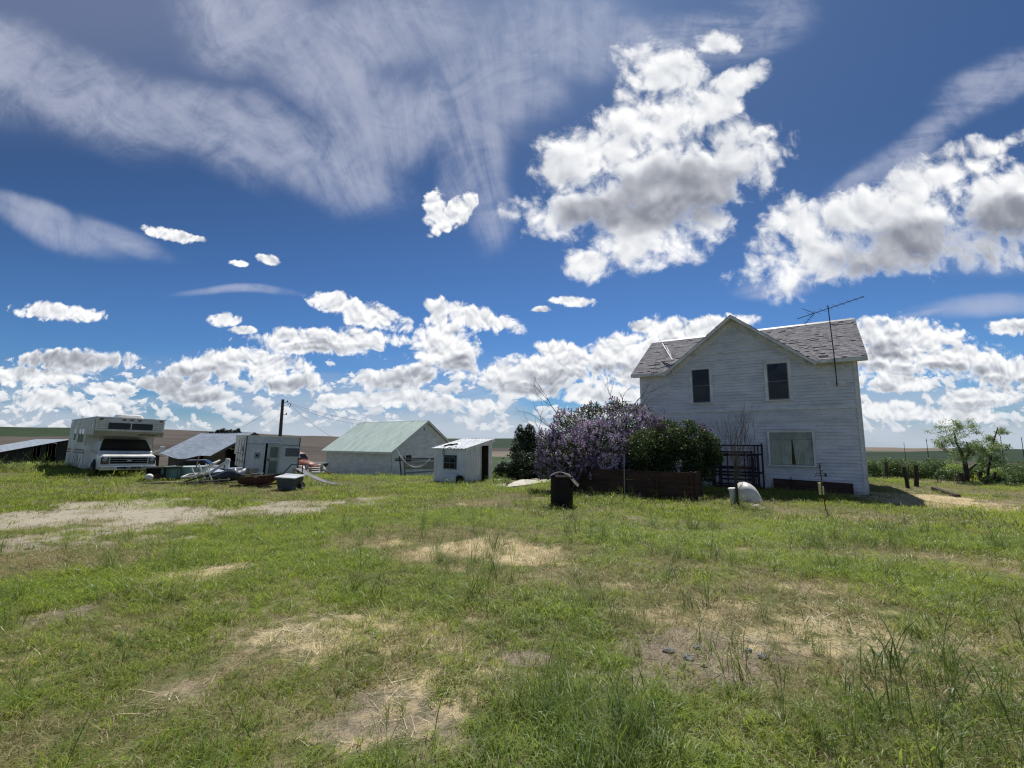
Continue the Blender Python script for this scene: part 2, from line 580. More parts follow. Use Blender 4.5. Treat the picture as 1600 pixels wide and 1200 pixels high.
C1 = blobs([(540, 285, 150, 80, -10), (380, 225, 300, 100, -20), (150, 160, 330, 105, -22), (500, 130, 260, 120, -55), (380, 20, 200, 130, -50), (20, 110, 230, 120, -25), (590, 200, 130, 150, -70)], P2)
C2 = blobs([(90, 360, 190, 36, -20), (200, 385, 130, 28, -22), (60, 335, 130, 22, -18)], P2)
C3 = blobs([(740, 240, 75, 150, -75 + 75), (770, 330, 46, 100, 12), (720, 160, 90, 160, 0), (640, 40, 230, 100, 0), (850, 60, 240, 120, 0), (780, 130, 120, 140, 0)], P2)
C4 = blobs([(1450, 230, 260, 42, 32), (1570, 140, 190, 60, 30), (1330, 300, 120, 24, 34), (1100, 40, 260, 90, 10), (1540, 480, 190, 22, 8), (1420, 500, 140, 9, 12), (380, 468, 130, 10, 2), (1520, 420, 160, 36, 5), (1210, 440, 90, 26, 0)], P2)
s1 = fan(730, 455, 2.3, 3.6, .50, 1.5, .22)
s3 = fan(815, 520, 1.57, 5.0, .5, 1.5, -.08)
P4 = T.n('ShaderNodeMapping', {'Vector': P2, 'Rotation': (0, 0, -.55), 'Scale': (1.2, 7, 1)}).outputs[0]
s4 = T.noise(P4, 2.2, 6, .58, .4, '2D')
fine = T.noise(P2, 22, 4, .6, 0.0, '2D')


patchy = T.noise(P2, 3.4, 5, .62, 0.3, '2D')
frond = T.noise(P2, 7.0, 7, .66, 1.1, '2D')


def wisp(C, s, lo, hi, k):
    """streaks that thin out and thicken by large soft patches"""
    s = T.m('ADD', T.m('MULTIPLY', s, .62), T.m('MULTIPLY', frond, .38))
    a = T.ss(T.m('ADD', s, T.m('MULTIPLY', T.m('SUBTRACT', fine, .5), .16)), lo + .06, hi - .06)
    a = T.m('ADD', T.m('MULTIPLY', a, .85), .15)
    d = T.ss(T.m('ADD', T.m('MULTIPLY', C, 1.15), T.m('MULTIPLY', T.m('SUBTRACT', patchy, .5), 1.3)), -.05, 1.0)
    return T.m('MULTIPLY', T.m('MULTIPLY', T.m('MULTIPLY', d, T.ss(C, .0, .5)), a), k)


ci = T.m('ADD', wisp(C1, s1, .26, .78, 1.12), wisp(C2, s1, .24, .8, 1.0))
ci = T.m('ADD', ci, wisp(C3, s3, .26, .82, .95))
ci = T.m('ADD', ci, wisp(C4, s4, .28, .74, .75))
veil = T.m('MULTIPLY', T.m('MULTIPLY', T.ss(PZ, .62, 1.1), T.ss(PX, .45, -.2)), .20)
ci = T.m('MULTIPLY', T.m('SUBTRACT', 1.0, T.m('POWER', 2.718, T.m('MULTIPLY', T.m('ADD', ci, veil), -1.25))), .90)
# pale layer near the horizon
hzn = T.m('MULTIPLY', T.ss(PZ, .21, .03), T.ss(T.noise(T.n('ShaderNodeMapping', {'Vector': P, 'Scale': (1, 5, 1)}).outputs[0], 3.2, 4, .55, 0.0, '2D'), .30, .62))
hz0 = T.ss(PZ, .075, .0)

SKY_K = .1


def emit(c, k=1.0):
    return T.mix(1.0, c, (k * .87 / SKY_K,) * 3, 'MULTIPLY')


# unseen clouds behind the camera are thinned to dim the house front
kb = T.m('ADD', T.m('MULTIPLY', T.ss(sep[1], -.25, .05), .55), .45)
ci, hzn, a_l, a_m, a_b = (T.m('MULTIPLY', q, kb) for q in (ci, hzn, a_l, a_m, a_b))
c = sky
c = T.mix(T.m('MULTIPLY', hzn, .8), c, emit(rgb('b4c0d2')))
c = T.mix(ci, c, emit(rgb('c3c8da')))
c = T.mix(T.m('MULTIPLY', hz0, .75), c, emit(rgb('c2ccd8')))
c = T.mix(T.m('MULTIPLY', a_l, T.m('ADD', .60, T.m('MULTIPLY', T.ss(PZ, .0, .10), .32))), c, emit(T.mix(.30, tone(lit(D_l, l_l, n_l2, .8, .06, base=.85)), rgb('c2ccd8'))))
c = T.mix(a_m, c, emit(T.mix(T.m('MULTIPLY', T.ss(PZ, .22, .02), .28), tone(lit(D_m, l_m, l_m2, .85, .08, E_dark, .30, .94)), rgb('c2ccd8'))))
c = T.mix(a_b, c, emit(tone(lit(D_b, l_b, l_b2, .75, .07, E_dark, .37))))
c = T.mix(T.ss(PZ, -.03, -.07), c, emit(rgb('7d8379')))
bg = T.n('ShaderNodeBackground', {'Color': c, 'Strength': SKY_K})
T.n('ShaderNodeOutputWorld', {0: bg.outputs[0]})

# ---------------------------------------------------------------- the land: one sheet out to the horizon
def patch_list(lst):
    out = []
    for px, py, rx, ry, w in lst:
        c, a, b = G(px, py), G(px, py - ry), G(px, py + ry)
        l = G(px + rx, py)
        out.append((c.x, c.y, abs(l.x - c.x), max((a.y - b.y) / 2, .15), w))
    return out


def patches(lst, x, y, rag=.8, s=.9):
    nz = (fbm(x, y, s, 4) - .5) * 2 * rag + (fbm(x + 9, y, s * 5, 2) - .5) * rag
    m = np.zeros_like(x)
    for cx, cy, rx, ry, w in lst:
        d = np.hypot((x - cx) / rx, (y - cy) / ry)
        m = np.maximum(m, w * (1 - sstep(.35, 1.35, d + nz)))
    return m


DIRT = patch_list([(60, 815, 200, 42, 1.1), (40, 845, 170, 22, .9), (200, 828, 160, 22, .9), (230, 805, 190, 28, 1.1), (380, 800, 130, 15, .9), (500, 788, 110, 8, .75), (585, 779, 70, 5, .7), (150, 790, 200, 10, .8), (40, 840, 120, 16, .8), (330, 815, 120, 12, .7),
                   (90, 965, 60, 28, .7), (290, 1075, 120, 55, .62), (560, 1125, 190, 75, .65), (1090, 1010, 150, 44, .95), (815, 1030, 50, 14, .85), (992, 808, 26, 5, .9),
                   (340, 890, 60, 16, .6), (440, 1000, 130, 60, .55), (1250, 1010, 160, 30, .55), (700, 1180, 150, 40, .6), (1050, 1060, 150, 30, .6)])
STRAW = patch_list([(795, 868, 80, 16, 1.35), (660, 868, 46, 15, 1.3), (738, 854, 64, 16, 1.25), (608, 850, 46, 14, .7), (705, 890, 40, 7, .8), (728, 790, 26, 4, .8), (1465, 783, 110, 15, 1.2), (1420, 776, 60, 7, .9),
                    (325, 895, 70, 22, .7), (280, 1080, 90, 60, .6), (960, 915, 60, 16, .6), (840, 905, 60, 14, .5), (1280, 920, 120, 22, .6), (1480, 1000, 140, 40, .6), (1020, 960, 120, 25, .6), (1330, 810, 70, 7, .6),
                    (1440, 870, 50, 6, .7), (1590, 880, 30, 14, .8), (1320, 868, 40, 6, .6), (1150, 860, 40, 7, .6), (450, 762, 200, 8, .45), (200, 765, 240, 9, .45), (620, 1000, 200, 60, .45), (560, 1140, 260, 90, .5), (180, 1000, 120, 60, .5), (1250, 975, 320, 50, .6), (480, 1000, 260, 60, .65), (700, 1060, 160, 60, .55), (100, 1150, 120, 40, .4), (380, 930, 160, 40, .5), (1450, 1060, 200, 50, .5), (1150, 1150, 160, 40, .4)])
LUSH = patch_list([(400, 848, 110, 14, 1), (300, 862, 90, 12, .7), (640, 945, 150, 40, .9), (1250, 830, 420, 45, .9), (1500, 850, 200, 60, .9), (1000, 850, 200, 40, .8), (900, 1120, 170, 90, .9), (150, 1120, 170, 70, .9), (60, 1000, 80, 70, .7),
                   (780, 960, 200, 70, .8), (1480, 1110, 200, 90, .85), (560, 755, 160, 12, .9), (770, 800, 300, 25, .8), (1300, 1120, 160, 60, .7), (130, 735, 200, 12, .8), (600, 860, 160, 40, .5), (1560, 800, 80, 30, .9)])

NA, NR = 620, 300
az = np.concatenate([np.linspace(-78, 78, NA), np.linspace(82, 278, 60)])
az = np.radians(az)
rr = np.concatenate([[0.02], np.geomspace(.35, 5200, NR)])
A2, R2 = np.meshgrid(az, rr)
gx, gy = (R2 * np.sin(A2)), (R2 * np.cos(A2))
gz = height(gx.ravel(), gy.ravel()).reshape(gx.shape)
na, nr = len(az), len(rr)
ii = np.arange(nr - 1)[:, None] * na
jj = np.arange(na)[None, :]
j2 = (jj + 1) % na
Q = np.stack([ii + jj, ii + j2, ii + na + j2, ii + na + jj], -1).reshape(-1, 4)
V = np.stack([gx.ravel(), gy.ravel(), gz.ravel()], 1)
X, Y = V[:, 0], V[:, 1]
D_ = np.hypot(X, Y)
near = D_ < 75
m_dirt, m_straw, m_lush = (np.where(near, patches(L, X, Y), 0) for L in (DIRT, STRAW, LUSH))
azd = np.degrees(np.arctan2(X, Y))
# crops: each field is a band of the rolling land, with its own edge line
wob = (fbm(X, Y, .004, 3) - .5)
dist = D_ * (1 + .25 * wob)
tan_, soil, soil2, wheat, wheat2, young = rgb('756b60'), rgb('4b4540'), rgb('57504a'), rgb('33422b'), rgb('2c3c2c'), rgb('3f4d34')
F = np.empty((len(X), 3))
F[:] = young
def band(cond, c):
    F[cond] = c
L_ = azd < -8
band(L_ & (dist > 175), soil2)
band(L_ & (dist > 330), soil)
band(L_ & (dist > 620), soil2)
band(L_ & (dist > 1250) & (azd < -40), wheat)
M_ = (azd >= -8) & (azd < 22)
band(M_ & (dist > 270), tan_)
band(M_ & (dist > 480), soil)
band(M_ & (dist > 640), wheat2)
band(M_ & (dist > 1500), wheat)
R_ = azd >= 22
band(R_, wheat)
band(R_ & (dist > 420), wheat2)
band(R_ & (dist > 1050) & (azd < 44), tan_)
band(R_ & (azd > 39) & (dist > 210 - (azd - 39) * 5) & (dist < 330 + (azd - 39) * 7), soil2)
band(R_ & (azd > 44) & (dist > 300) & (dist < 430), soil)
band(R_ & (azd > 44) & (dist > 1500), wheat2)

ground = np_mesh('ground', V, Q, None or bpy.data.materials.new('tmp'))
me = ground.data
me.shade_smooth()
ca = me.attributes.new('mask', 'FLOAT_COLOR', 'POINT')
ca.data.foreach_set('color', np.stack([m_dirt, m_straw, m_lush, sstep(36, 70, D_)], 1).astype(np.float32).ravel())
fa = me.attributes.new('field', 'FLOAT_COLOR', 'POINT')
fa.data.foreach_set('color', np.concatenate([F, np.ones((len(F), 1))], 1).astype(np.float32).ravel())
ground['kind'] = 'structure'

m, T = new_mat('prairie ground')
mk = T.n('ShaderNodeAttribute', None, attribute_name='mask')
sp = T.n('ShaderNodeSeparateColor', {0: mk.outputs['Color']}).outputs
far = mk.outputs['Alpha']
fld = T.n('ShaderNodeAttribute', None, attribute_name='field').outputs['Color']
pos = T.n('ShaderNodeNewGeometry').outputs['Position']
nA, nB, nC, nD = T.noise(pos, .8, 5, .6), T.noise(pos, 6, 5, .65), T.noise(pos, 45, 4, .7), T.noise(pos, 160, 3, .6)
thatch = T.mix(T.ss(nC, .36, .66), rgb('5f5340'), rgb('a5967a'))
turf = T.mix(T.ss(nB, .35, .65), rgb('444d29'), rgb('687040'))
turf = T.mix(T.ss(nC, .42, .62), turf, rgb('565b38'))
base = T.mix(T.ss(T.m('ADD', T.m('MULTIPLY', nA, .6), T.m('MULTIPLY', nB, .4)), .42, .58), turf, thatch)
base = T.mix(T.m('MULTIPLY', sp[2], .85), base, turf)
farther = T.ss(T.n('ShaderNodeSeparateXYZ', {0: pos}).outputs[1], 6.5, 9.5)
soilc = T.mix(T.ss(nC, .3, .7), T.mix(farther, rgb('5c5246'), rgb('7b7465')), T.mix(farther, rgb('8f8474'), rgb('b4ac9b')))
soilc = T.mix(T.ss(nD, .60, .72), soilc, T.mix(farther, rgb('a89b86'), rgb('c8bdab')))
soilc = T.mix(T.ss(nB, .55, .72), soilc, rgb('5f5548'))
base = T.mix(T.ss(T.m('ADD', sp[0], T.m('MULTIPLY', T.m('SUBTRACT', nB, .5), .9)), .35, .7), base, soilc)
strw = T.mix(T.ss(nD, .35, .65), rgb('8f7f5c'), rgb('d0c09a'))
base = T.mix(T.ss(T.m('ADD', sp[1], T.m('MULTIPLY', T.m('SUBTRACT', nB, .5), 1.0)), .42, .8), base, strw)
rows = T.noise(T.n('ShaderNodeMapping', {'Vector': pos, 'Rotation': (0, 0, .5), 'Scale': (.012, .12, .1)}).outputs[0], 1.0, 5, .6)
big = T.noise(T.n('ShaderNodeMapping', {'Vector': pos, 'Scale': (.004, .012, .0)}).outputs[0], 1.0, 6, .62)
fcol = T.mix(T.ss(rows, .3, .7), T.mix(1.0, fld, (.78, .78, .78), 'MULTIPLY'), T.mix(1.0, fld, (1.15, 1.15, 1.12), 'MULTIPLY'))
fcol = T.mix(T.ss(big, .38, .62), T.mix(1.0, fcol, (.74, .76, .78), 'MULTIPLY'), fcol)
fcol = T.mix(T.m('MULTIPLY', T.ss(nA, .4, .7), .25), fcol, T.mix(1.0, fcol, (.7, .75, .7), 'MULTIPLY'))
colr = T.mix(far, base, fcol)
bh = T.m('ADD', T.m('MULTIPLY', nC, .6), T.m('MULTIPLY', nD, .4))
bp = T.n('ShaderNodeBump', {'Strength': .7, 'Distance': .03, 'Height': bh})
pb = T.n('ShaderNodeBsdfPrincipled', {'Base Color': colr, 'Roughness': .95, 'Specular IOR Level': .1, 'Normal': bp.outputs[0]})
T.n('ShaderNodeOutputMaterial', {0: pb.outputs[0]})
me.materials.clear()
me.materials.append(m)


# ---------------------------------------------------------------- grass: tufts scattered over the yard
def blade_tuft(rng, n, spread, h0, h1, w, lean, curl, flat=0.0, seg=3, head=0.0):
    """n tapering curved blades -> V, Q, along"""
    Vs, Qs, Al = [], [], []
    k = 0
    for _ in range(n):
        r, t = spread * math.sqrt(rng.random()), rng.random() * 2 * PI
        b = np.array([r * math.cos(t), r * math.sin(t), -.01])
        h = rng.uniform(h0, h1)
        d = rng.random() * 2 * PI
        ln = lean * rng.uniform(.2, 1.2)
        dirh = np.array([math.cos(d), math.sin(d), 0])
        side = np.array([-math.sin(d), math.cos(d), 0])
        e = rng.random() * 2 * PI
        side = side * math.cos(e) * .6 + np.array([math.cos(e), math.sin(e), 0]) * .7
        for s in range(seg + 1):
            u = s / seg
            ang = ln + curl * u * u
            p = b + (dirh * math.sin(min(ang, 1.9)) + np.array([0, 0, 1]) * math.cos(min(ang, 1.9)) * (1 - flat)) * h * u
            p[2] = max(p[2], .004 if flat else -.01)
            ww = w * (1 - u ** 1.6) * .5 + w * .06
            if head and u > .6:
                ww = w * head * (1.02 - u) * 2.2 + w * .2
            Vs += [p - side * ww, p + side * ww]
            Al += [u, u]
            if s:
                Qs.append((k + 2 * s - 2, k + 2 * s - 1, k + 2 * s + 1, k + 2 * s))
        k += 2 * (seg + 1)
    return np.array(Vs), np.array(Qs), np.array(Al)


TUFTS = bpy.data.collections.new('grass tufts')


def tuft_obj(i, parts, mt):
    V, Q, A, k = [], [], [], 0
    for v, q, a in parts:
        V.append(v)
        Q.append(q + k)
        A.append(a)
        k += len(v)
    V, Q, A = np.concatenate(V), np.concatenate(Q), np.concatenate(A)
    o = np_mesh('tuft_%02d' % i, V, Q, mt)
    a = o.data.attributes.new('along', 'FLOAT', 'POINT')
    a.data.foreach_set('value', A.astype(np.float32))
    COL.objects.unlink(o)
    TUFTS.objects.link(o)
    return o


GM = [leaf_mat('fresh grass', rgb('587825'), rgb('8faa3c'), .48, rgb('bccc44'), True, rough=.45, patch=rgb('6c6e42'), spec=.35),
      leaf_mat('grey green grass', rgb('66713f'), rgb('979a66'), .42, rgb('acb064'), True, rough=.45, patch=rgb('7d7450'), spec=.35),
      leaf_mat('dry grass', rgb('948359'), rgb('c8b78a'), .32, rgb('c8b47c'), True, patch=rgb('776a4e')),
      leaf_mat('tall grass', rgb('3f5829'), rgb('657f3a'), .4, rgb('8aa244'), True, rough=.45, patch=rgb('535f34'), spec=.35),
      leaf_mat('bleached straw', rgb('bcae88'), rgb('e6dab8'), .25, rgb('d8c794'), True),
      leaf_mat('weed leaf', rgb('3c592a'), rgb('5f7c3c'), .38, rgb('86a648'), True)]
tr = np.random.default_rng(3)
ti = 0
KIND = {}


def family(name, n, mk):
    global ti
    KIND[name] = list(range(ti, ti + n))
    for _ in range(n):
        mk(ti)
        ti += 1


family('fresh', 4, lambda i: tuft_obj(i, [blade_tuft(tr, 34, .10, .05, .15, .0052, .45, .9)], GM[0]))
family('grey', 4, lambda i: tuft_obj(i, [blade_tuft(tr, 34, .11, .05, .14, .0042, .6, .9)], GM[1]))
family('dry', 4, lambda i: tuft_obj(i, [blade_tuft(tr, 30, .12, .04, .14, .0036, 1.0, .7)], GM[2]))
family('tall', 3, lambda i: tuft_obj(i, [blade_tuft(tr, 17, .08, .18, .40, .0052, .22, .9, seg=5), blade_tuft(tr, 5, .05, .30, .50, .0035, .12, .25, seg=5, head=1.3)], GM[3]))
family('straw', 3, lambda i: tuft_obj(i, [blade_tuft(tr, 30, .16, .10, .26, .0042, 1.2, .5, flat=.55)], GM[4]))
def weed(i):
    parts = []
    for _ in range(26):
        v, q, a = blade_tuft(tr, 1, .12, .04, .11, .022, 1.0, .7)
        parts.append((v, q, a))
    tuft_obj(i, parts, GM[5])
family('weed', 3, weed)
# wider turfs of the same blades for the ground further off
family('far_fresh', 3, lambda i: tuft_obj(i, [blade_tuft(tr, 120, .42, .07, .19, .010, .4, .8, seg=2)], GM[0]))
family('far_grey', 3, lambda i: tuft_obj(i, [blade_tuft(tr, 110, .42, .06, .15, .009, .6, .8, seg=2)], GM[1]))
family('far_dry', 3, lambda i: tuft_obj(i, [blade_tuft(tr, 100, .42, .04, .13, .008, .9, .7, seg=2)], GM[2]))


def scatter(d0, d1, dens, azr=62):
    a = math.radians(azr)
    n = int(dens * a * (d1 * d1 - d0 * d0))
    d = np.sqrt(RNG.uniform(d0 * d0, d1 * d1, n))
    t = RNG.uniform(-a, a, n)
    return d * np.sin(t), d * np.cos(t)


# footprints where no grass grows through: (centre, half extents, turn) filled in by the buildings below
KEEP_OUT = []


def blocked(x, y):
    b = np.zeros(len(x), bool)
    for cx, cy, hx, hy, a in KEEP_OUT:
        dx, dy = x - cx, y - cy
        u, v = dx * math.cos(a) + dy * math.sin(a), -dx * math.sin(a) + dy * math.cos(a)
        b |= (np.abs(u) < hx) & (np.abs(v) < hy)
    return b


def grow_grass():
    P_, K_, S_, R_ = [], [], [], []

    def put(x, y, names, s, tilt=.12):
        if not len(x):
            return
        ks = np.concatenate([KIND[q] for q in names])
        P_.append(np.stack([x, y, height(x, y)], 1))
        K_.append(RNG.choice(ks, len(x)))
        S_.append(np.broadcast_to(s, len(x)) * RNG.uniform(.6, 1.2, len(x)) ** 1.3 * RNG.choice([1, 1, 1, 1, 1.3], len(x)))
        R_.append(np.stack([RNG.normal(0, tilt, len(x)), RNG.normal(0, tilt, len(x)), RNG.uniform(0, 2 * PI, len(x))], 1))

    for d0, d1, dens, sc, fr in ((1.5, 4.5, 300, .72, 0), (4.5, 8, 170, .85, 0), (8, 14, 80, 1.0, 0), (13, 22, 12, .9, 1), (22, 34, 6, .95, 1), (34, 60, 2.2, 1.3, 1)):
        x, y = scatter(d0, d1, dens)
        ok = ~blocked(x, y)
        x, y = x[ok], y[ok]
        di, st, lu = patches(DIRT, x, y), patches(STRAW, x, y), patches(LUSH, x, y)
        u, v = RNG.random(len(x)), RNG.random(len(x))
        n1, n2, n3 = fbm(x, y, .45, 4), fbm(x + 50, y - 20, 1.6, 3), fbm(x - 31, y + 12, .9, 4)
        keep = u > di * np.where(y > 8, .78, .62) + np.clip(st - .1, 0, 1.2) * .55 + np.clip(.42 - n3, 0, 1) * 2.2 * (1 - .7 * lu)
        fresh = np.clip(.34 + 2.4 * (n1 - .5) + .42 * lu - .5 * st - .35 * di + .22 * sstep(-2, 6, x), .04, .96)
        dry = np.clip(.43 - 1.7 * (n1 - .5) + .5 * st + .25 * di - .30 * lu - .08 * sstep(0, 6, x), .06, .85)
        pre = 'far_' if fr else ''
        hs = .62 + .85 * n2 + .40 * lu - .25 * di
        is_dry = keep & (v < dry)
        is_fresh = keep & ~is_dry & (RNG.random(len(x)) < fresh)
        is_grey = keep & ~is_dry & ~is_fresh
        put(x[is_dry], y[is_dry], [pre + 'dry'], (sc * hs)[is_dry])
        put(x[is_fresh], y[is_fresh], [pre + 'fresh'], (sc * hs)[is_fresh])
        put(x[is_grey], y[is_grey], [pre + 'grey'], (sc * hs)[is_grey])
        if not fr:
            w = keep & (RNG.random(len(x)) < .05 * lu + .012) & (n2 > .5)
            put(x[w], y[w], ['weed'], sc * 1.1)
    # tall seeding grass stands in loose groups
    for d0, d1, dens in ((2.0, 5, 14), (5, 12, 12), (12, 26, 2.6)):
        x, y = scatter(d0, d1, dens)
        di, lu = patches(DIRT, x, y), patches(LUSH, x, y)
        g = fbm(x + 7, y + 3, .8, 3)
        ok = ~blocked(x, y) & (RNG.random(len(x)) < np.clip((g - .42) * 4, 0, 1) * (1 - di * .8) * (.35 + .65 * sstep(-3, 2, x)))
        put(x[ok], y[ok], ['tall'], .8 + .3 * lu[ok])
    for px, py, n, s in ((915, 1165, 22, .95), (880, 1110, 12, .9), (960, 1150, 12, .85), (1225, 1015, 7, .9), (1170, 1040, 4, .95), (1450, 1150, 12, 1.0), (1540, 1130, 10, .9), (1340, 1160, 8, .9), (1000, 900, 6, .8), (640, 890, 5, .7), (255, 880, 10, .95), (1430, 1040, 8, .9), (1100, 930, 5, .8), (1330, 990, 5, .8), (740, 905, 4, .8)):
        c = G(px, py)
        r = .12 * c.y ** .7
        put(c.x + RNG.normal(0, r, n), c.y + RNG.normal(0, r * .8, n), ['tall'], s)
    # loose bleached straw on the bare heaps
    x, y = scatter(1.8, 24, 75)
    st, di = patches(STRAW, x, y), patches(DIRT, x, y)
    ok = ~blocked(x, y) & (RNG.random(len(x)) < np.clip(st - .35, 0, 1) * 1.6 + .30 * di * (y < 8) + .05 * di + .03)
    put(x[ok], y[ok], ['straw'], np.where(st[ok] > .5, .8, .5))
    # rank growth round the parked things
    for px, py, rx, ry, n, s in ((165, 744, 70, 3, 110, 1.9), (250, 750, 60, 3, 40, 1.3), (420, 754, 70, 3, 50, 1.4), (560, 745, 60, 3, 60, 1.5), (700, 757, 60, 3, 40, 1.2), (860, 790, 40, 4, 40, 1.5), (1000, 784, 90, 3, 70, 1.4), (1150, 790, 30, 3, 30, 1.5), (40, 735, 80, 3, 120, 2.0), (645, 748, 50, 2, 60, 1.5), (790, 752, 30, 4, 20, 1.3)):
        for _ in range(n):
            c = G(px + RNG.uniform(-rx, rx), py + RNG.uniform(-ry, ry))
            put(np.array([c.x]), np.array([c.y]), ['far_fresh', 'tall', 'weed', 'far_grey'] if s > 1.2 else ['far_fresh', 'weed'], s)
    P_, K_, S_, R_ = np.concatenate(P_), np.concatenate(K_), np.concatenate(S_), np.concatenate(R_)
    me = bpy.data.meshes.new('grass')
    me.vertices.add(len(P_))
    me.vertices.foreach_set('co', P_.astype(np.float32).ravel())
    for nm, ty, fld, arr in (('pick', 'INT', 'value', K_.astype(np.int32)), ('size', 'FLOAT', 'value', S_.astype(np.float32)), ('turn', 'FLOAT_VECTOR', 'vector', R_.astype(np.float32).ravel())):
        a = me.attributes.new(nm, ty, 'POINT')
        a.data.foreach_set(fld, arr)
    o = bpy.data.objects.new('grass', me)
    COL.objects.link(o)
    tag(o, 'rough yard grass, green and dry, over the whole farmyard', 'grass', kind='stuff')
    ng = bpy.data.node_groups.new('scatter grass', 'GeometryNodeTree')
    ng.interface.new_socket('Geometry', in_out='INPUT', socket_type='NodeSocketGeometry')
    ng.interface.new_socket('Geometry', in_out='OUTPUT', socket_type='NodeSocketGeometry')
    N, Lk = ng.nodes.new, ng.links.new
    gi, go = N('NodeGroupInput'), N('NodeGroupOutput')
    iop, ci = N('GeometryNodeInstanceOnPoints'), N('GeometryNodeCollectionInfo')
    ci.inputs['Collection'].default_value = TUFTS
    ci.inputs['Separate Children'].default_value = True
    ci.inputs['Reset Children'].default_value = True
    at = {}
    for nm, ty in (('pick', 'INT'), ('size', 'FLOAT'), ('turn', 'FLOAT_VECTOR')):
        q = N('GeometryNodeInputNamedAttribute')
        q.data_type = ty
        q.inputs['Name'].default_value = nm
        at[nm] = q.outputs['Attribute']
    e2r = N('FunctionNodeEulerToRotation')
    Lk(gi.outputs[0], iop.inputs['Points'])
    Lk(ci.outputs[0], iop.inputs['Instance'])
    iop.inputs['Pick Instance'].default_value = True
    Lk(at['pick'], iop.inputs['Instance Index'])
    Lk(at['size'], iop.inputs['Scale'])
    Lk(at['turn'], e2r.inputs[0])
    Lk(e2r.outputs[0], iop.inputs['Rotation'])
    Lk(iop.outputs[0], go.inputs[0])
    o.modifiers.new('scatter', 'NODES').node_group = ng
    print('grass tufts', len(P_))

# ---------------------------------------------------------------- shared building materials and helpers
YAW = -math.radians(33.86)                       # every building of the yard is squared to the same grid
UX, UY = math.cos(YAW), math.sin(YAW)
M_SIDING = mat('white painted clapboard', rgb('dedfe2'), .6, .10, .9, dark=rgb('c0c3c8'), wear=rgb('85817a'), wear_at=.685, stretch=(1, 1, 2.5))
M_TRIM = mat('white trim paint', rgb('e2e2e0'), .55, .1, 2., dark=rgb('c3c3c0'), wear=rgb('94908a'), wear_at=.70)
M_GSIDING = mat('old white clapboard', rgb('e2e3e2'), .65, .10, 1.1, dark=rgb('c8cac9'), wear=rgb('98938a'), wear_at=.68, stretch=(1, 1, 3))
M_GLASS = glass_mat('dark window glass', (.008, .011, .018), rough=.05, spec=.28)
M_SEE = glass_mat('clear window glass', (.02, .03, .03), see=.965)
M_SASH = mat('grey storm sash', rgb('6d7178'), .5, .15)
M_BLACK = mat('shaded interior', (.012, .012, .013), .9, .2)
M_WOOD_DK = mat('dark weathered board', rgb('4a382f'), .85, .35, 2.0, wear=rgb('6d5a4e'), wear_at=.6, bump=.4, stretch=(.3, .3, 6))
M_WOOD_GR = mat('grey weathered board', rgb('847a6e'), .85, .3, 2.0, wear=rgb('5c544c'), wear_at=.56, bump=.4, stretch=(4, 4, .5))
M_STEEL = mat('dull grey steel', rgb('8f9396'), .5, .2, 6, metal=.6, wear=rgb('6b5a4c'), wear_at=.66)
M_DKSTEEL = mat('dark steel', rgb('3a3c40'), .5, .2, 6, metal=.5, wear=rgb('5a4636'), wear_at=.66)
M_RUST = mat('rusty steel', rgb('6e4331'), .8, .3, 5, wear=rgb('8a6249'), wear_at=.58, bump=.3)
M_CONC = mat('old concrete', rgb('c6bfb3'), .9, .15, 2, wear=rgb('8c8578'), wear_at=.6, bump=.3)
M_GALV = mat('galvanised roof sheet', rgb('b6c0ca'), .45, .15, 1.2, metal=.35, wear=rgb('87827b'), wear_at=.66, stretch=(1, 4, 1))


def siding(mb, A, B, z0, z1, step, rng=None, lip=.034, seed=0):
    """lapped boards on the upright wall from A to B (local ground points), outside on the right of A->B"""
    A, B = Vector((*A, 0)), Vector((*B, 0))
    d = (B - A)
    Lw = d.length
    d /= Lw
    n = Vector((d.y, -d.x, 0))
    r = random.Random(seed)
    z = z0
    while z < z1 - .005:
        h = min(step, z1 - z)
        s0, s1 = rng(z + h * .5) if rng else (0, Lw)
        if s1 - s0 > .06:
            cuts = [s0]
            while cuts[-1] + 1.5 < s1:
                cuts.append(cuts[-1] + r.uniform(1.6, 4.2))
            cuts = [c for c in cuts if c < s1 - .3] + [s1]
            for a, b in zip(cuts, cuts[1:]):
                o = lip * r.uniform(.75, 1.3)
                b2 = b - (.004 if b < s1 else 0)
                j = r.uniform(-.003, .003)
                p = [A + d * a + n * o, A + d * b2 + n * o, A + d * b2 + n * .002, A + d * a + n * .002]
                zz = (z + j, z + j, z + h, z + h)
                q = [Vector((v.x, v.y, w)) for v, w in zip(p, zz)]
                mb.poly(*q)
                mb.poly(A + d * a + Vector((0, 0, z + j)), A + d * b2 + Vector((0, 0, z + j)), q[1], q[0])
        z += h


def shingle_mat(name, c0, c1, hole):
    m, T = new_mat(name)
    t = T.n('ShaderNodeAttribute', None, attribute_name='tint').outputs['Fac']
    tc = T.n('ShaderNodeTexCoord').outputs['Object']
    n1, n2 = T.noise(tc, 1.2, 4, .6), T.noise(tc, 60, 3, .7)
    c = T.mix(t, c0, c1)
    c = T.mix(T.m('MULTIPLY', T.ss(n1, .4, .7), .35), c, T.mix(1.0, c, (.75, .74, .72), 'MULTIPLY'))
    c = T.mix(T.m('MULTIPLY', T.ss(n2, .4, .7), .4), c, T.mix(1.0, c, (1.25, 1.25, 1.25), 'MULTIPLY'))
    c = T.mix(T.m('LESS_THAN', t, -.5), c, hole)
    p = T.n('ShaderNodeBsdfPrincipled', {'Base Color': c, 'Roughness': .9, 'Specular IOR Level': .2})
    T.n('ShaderNodeOutputMaterial', {0: p.outputs[0]})
    return m


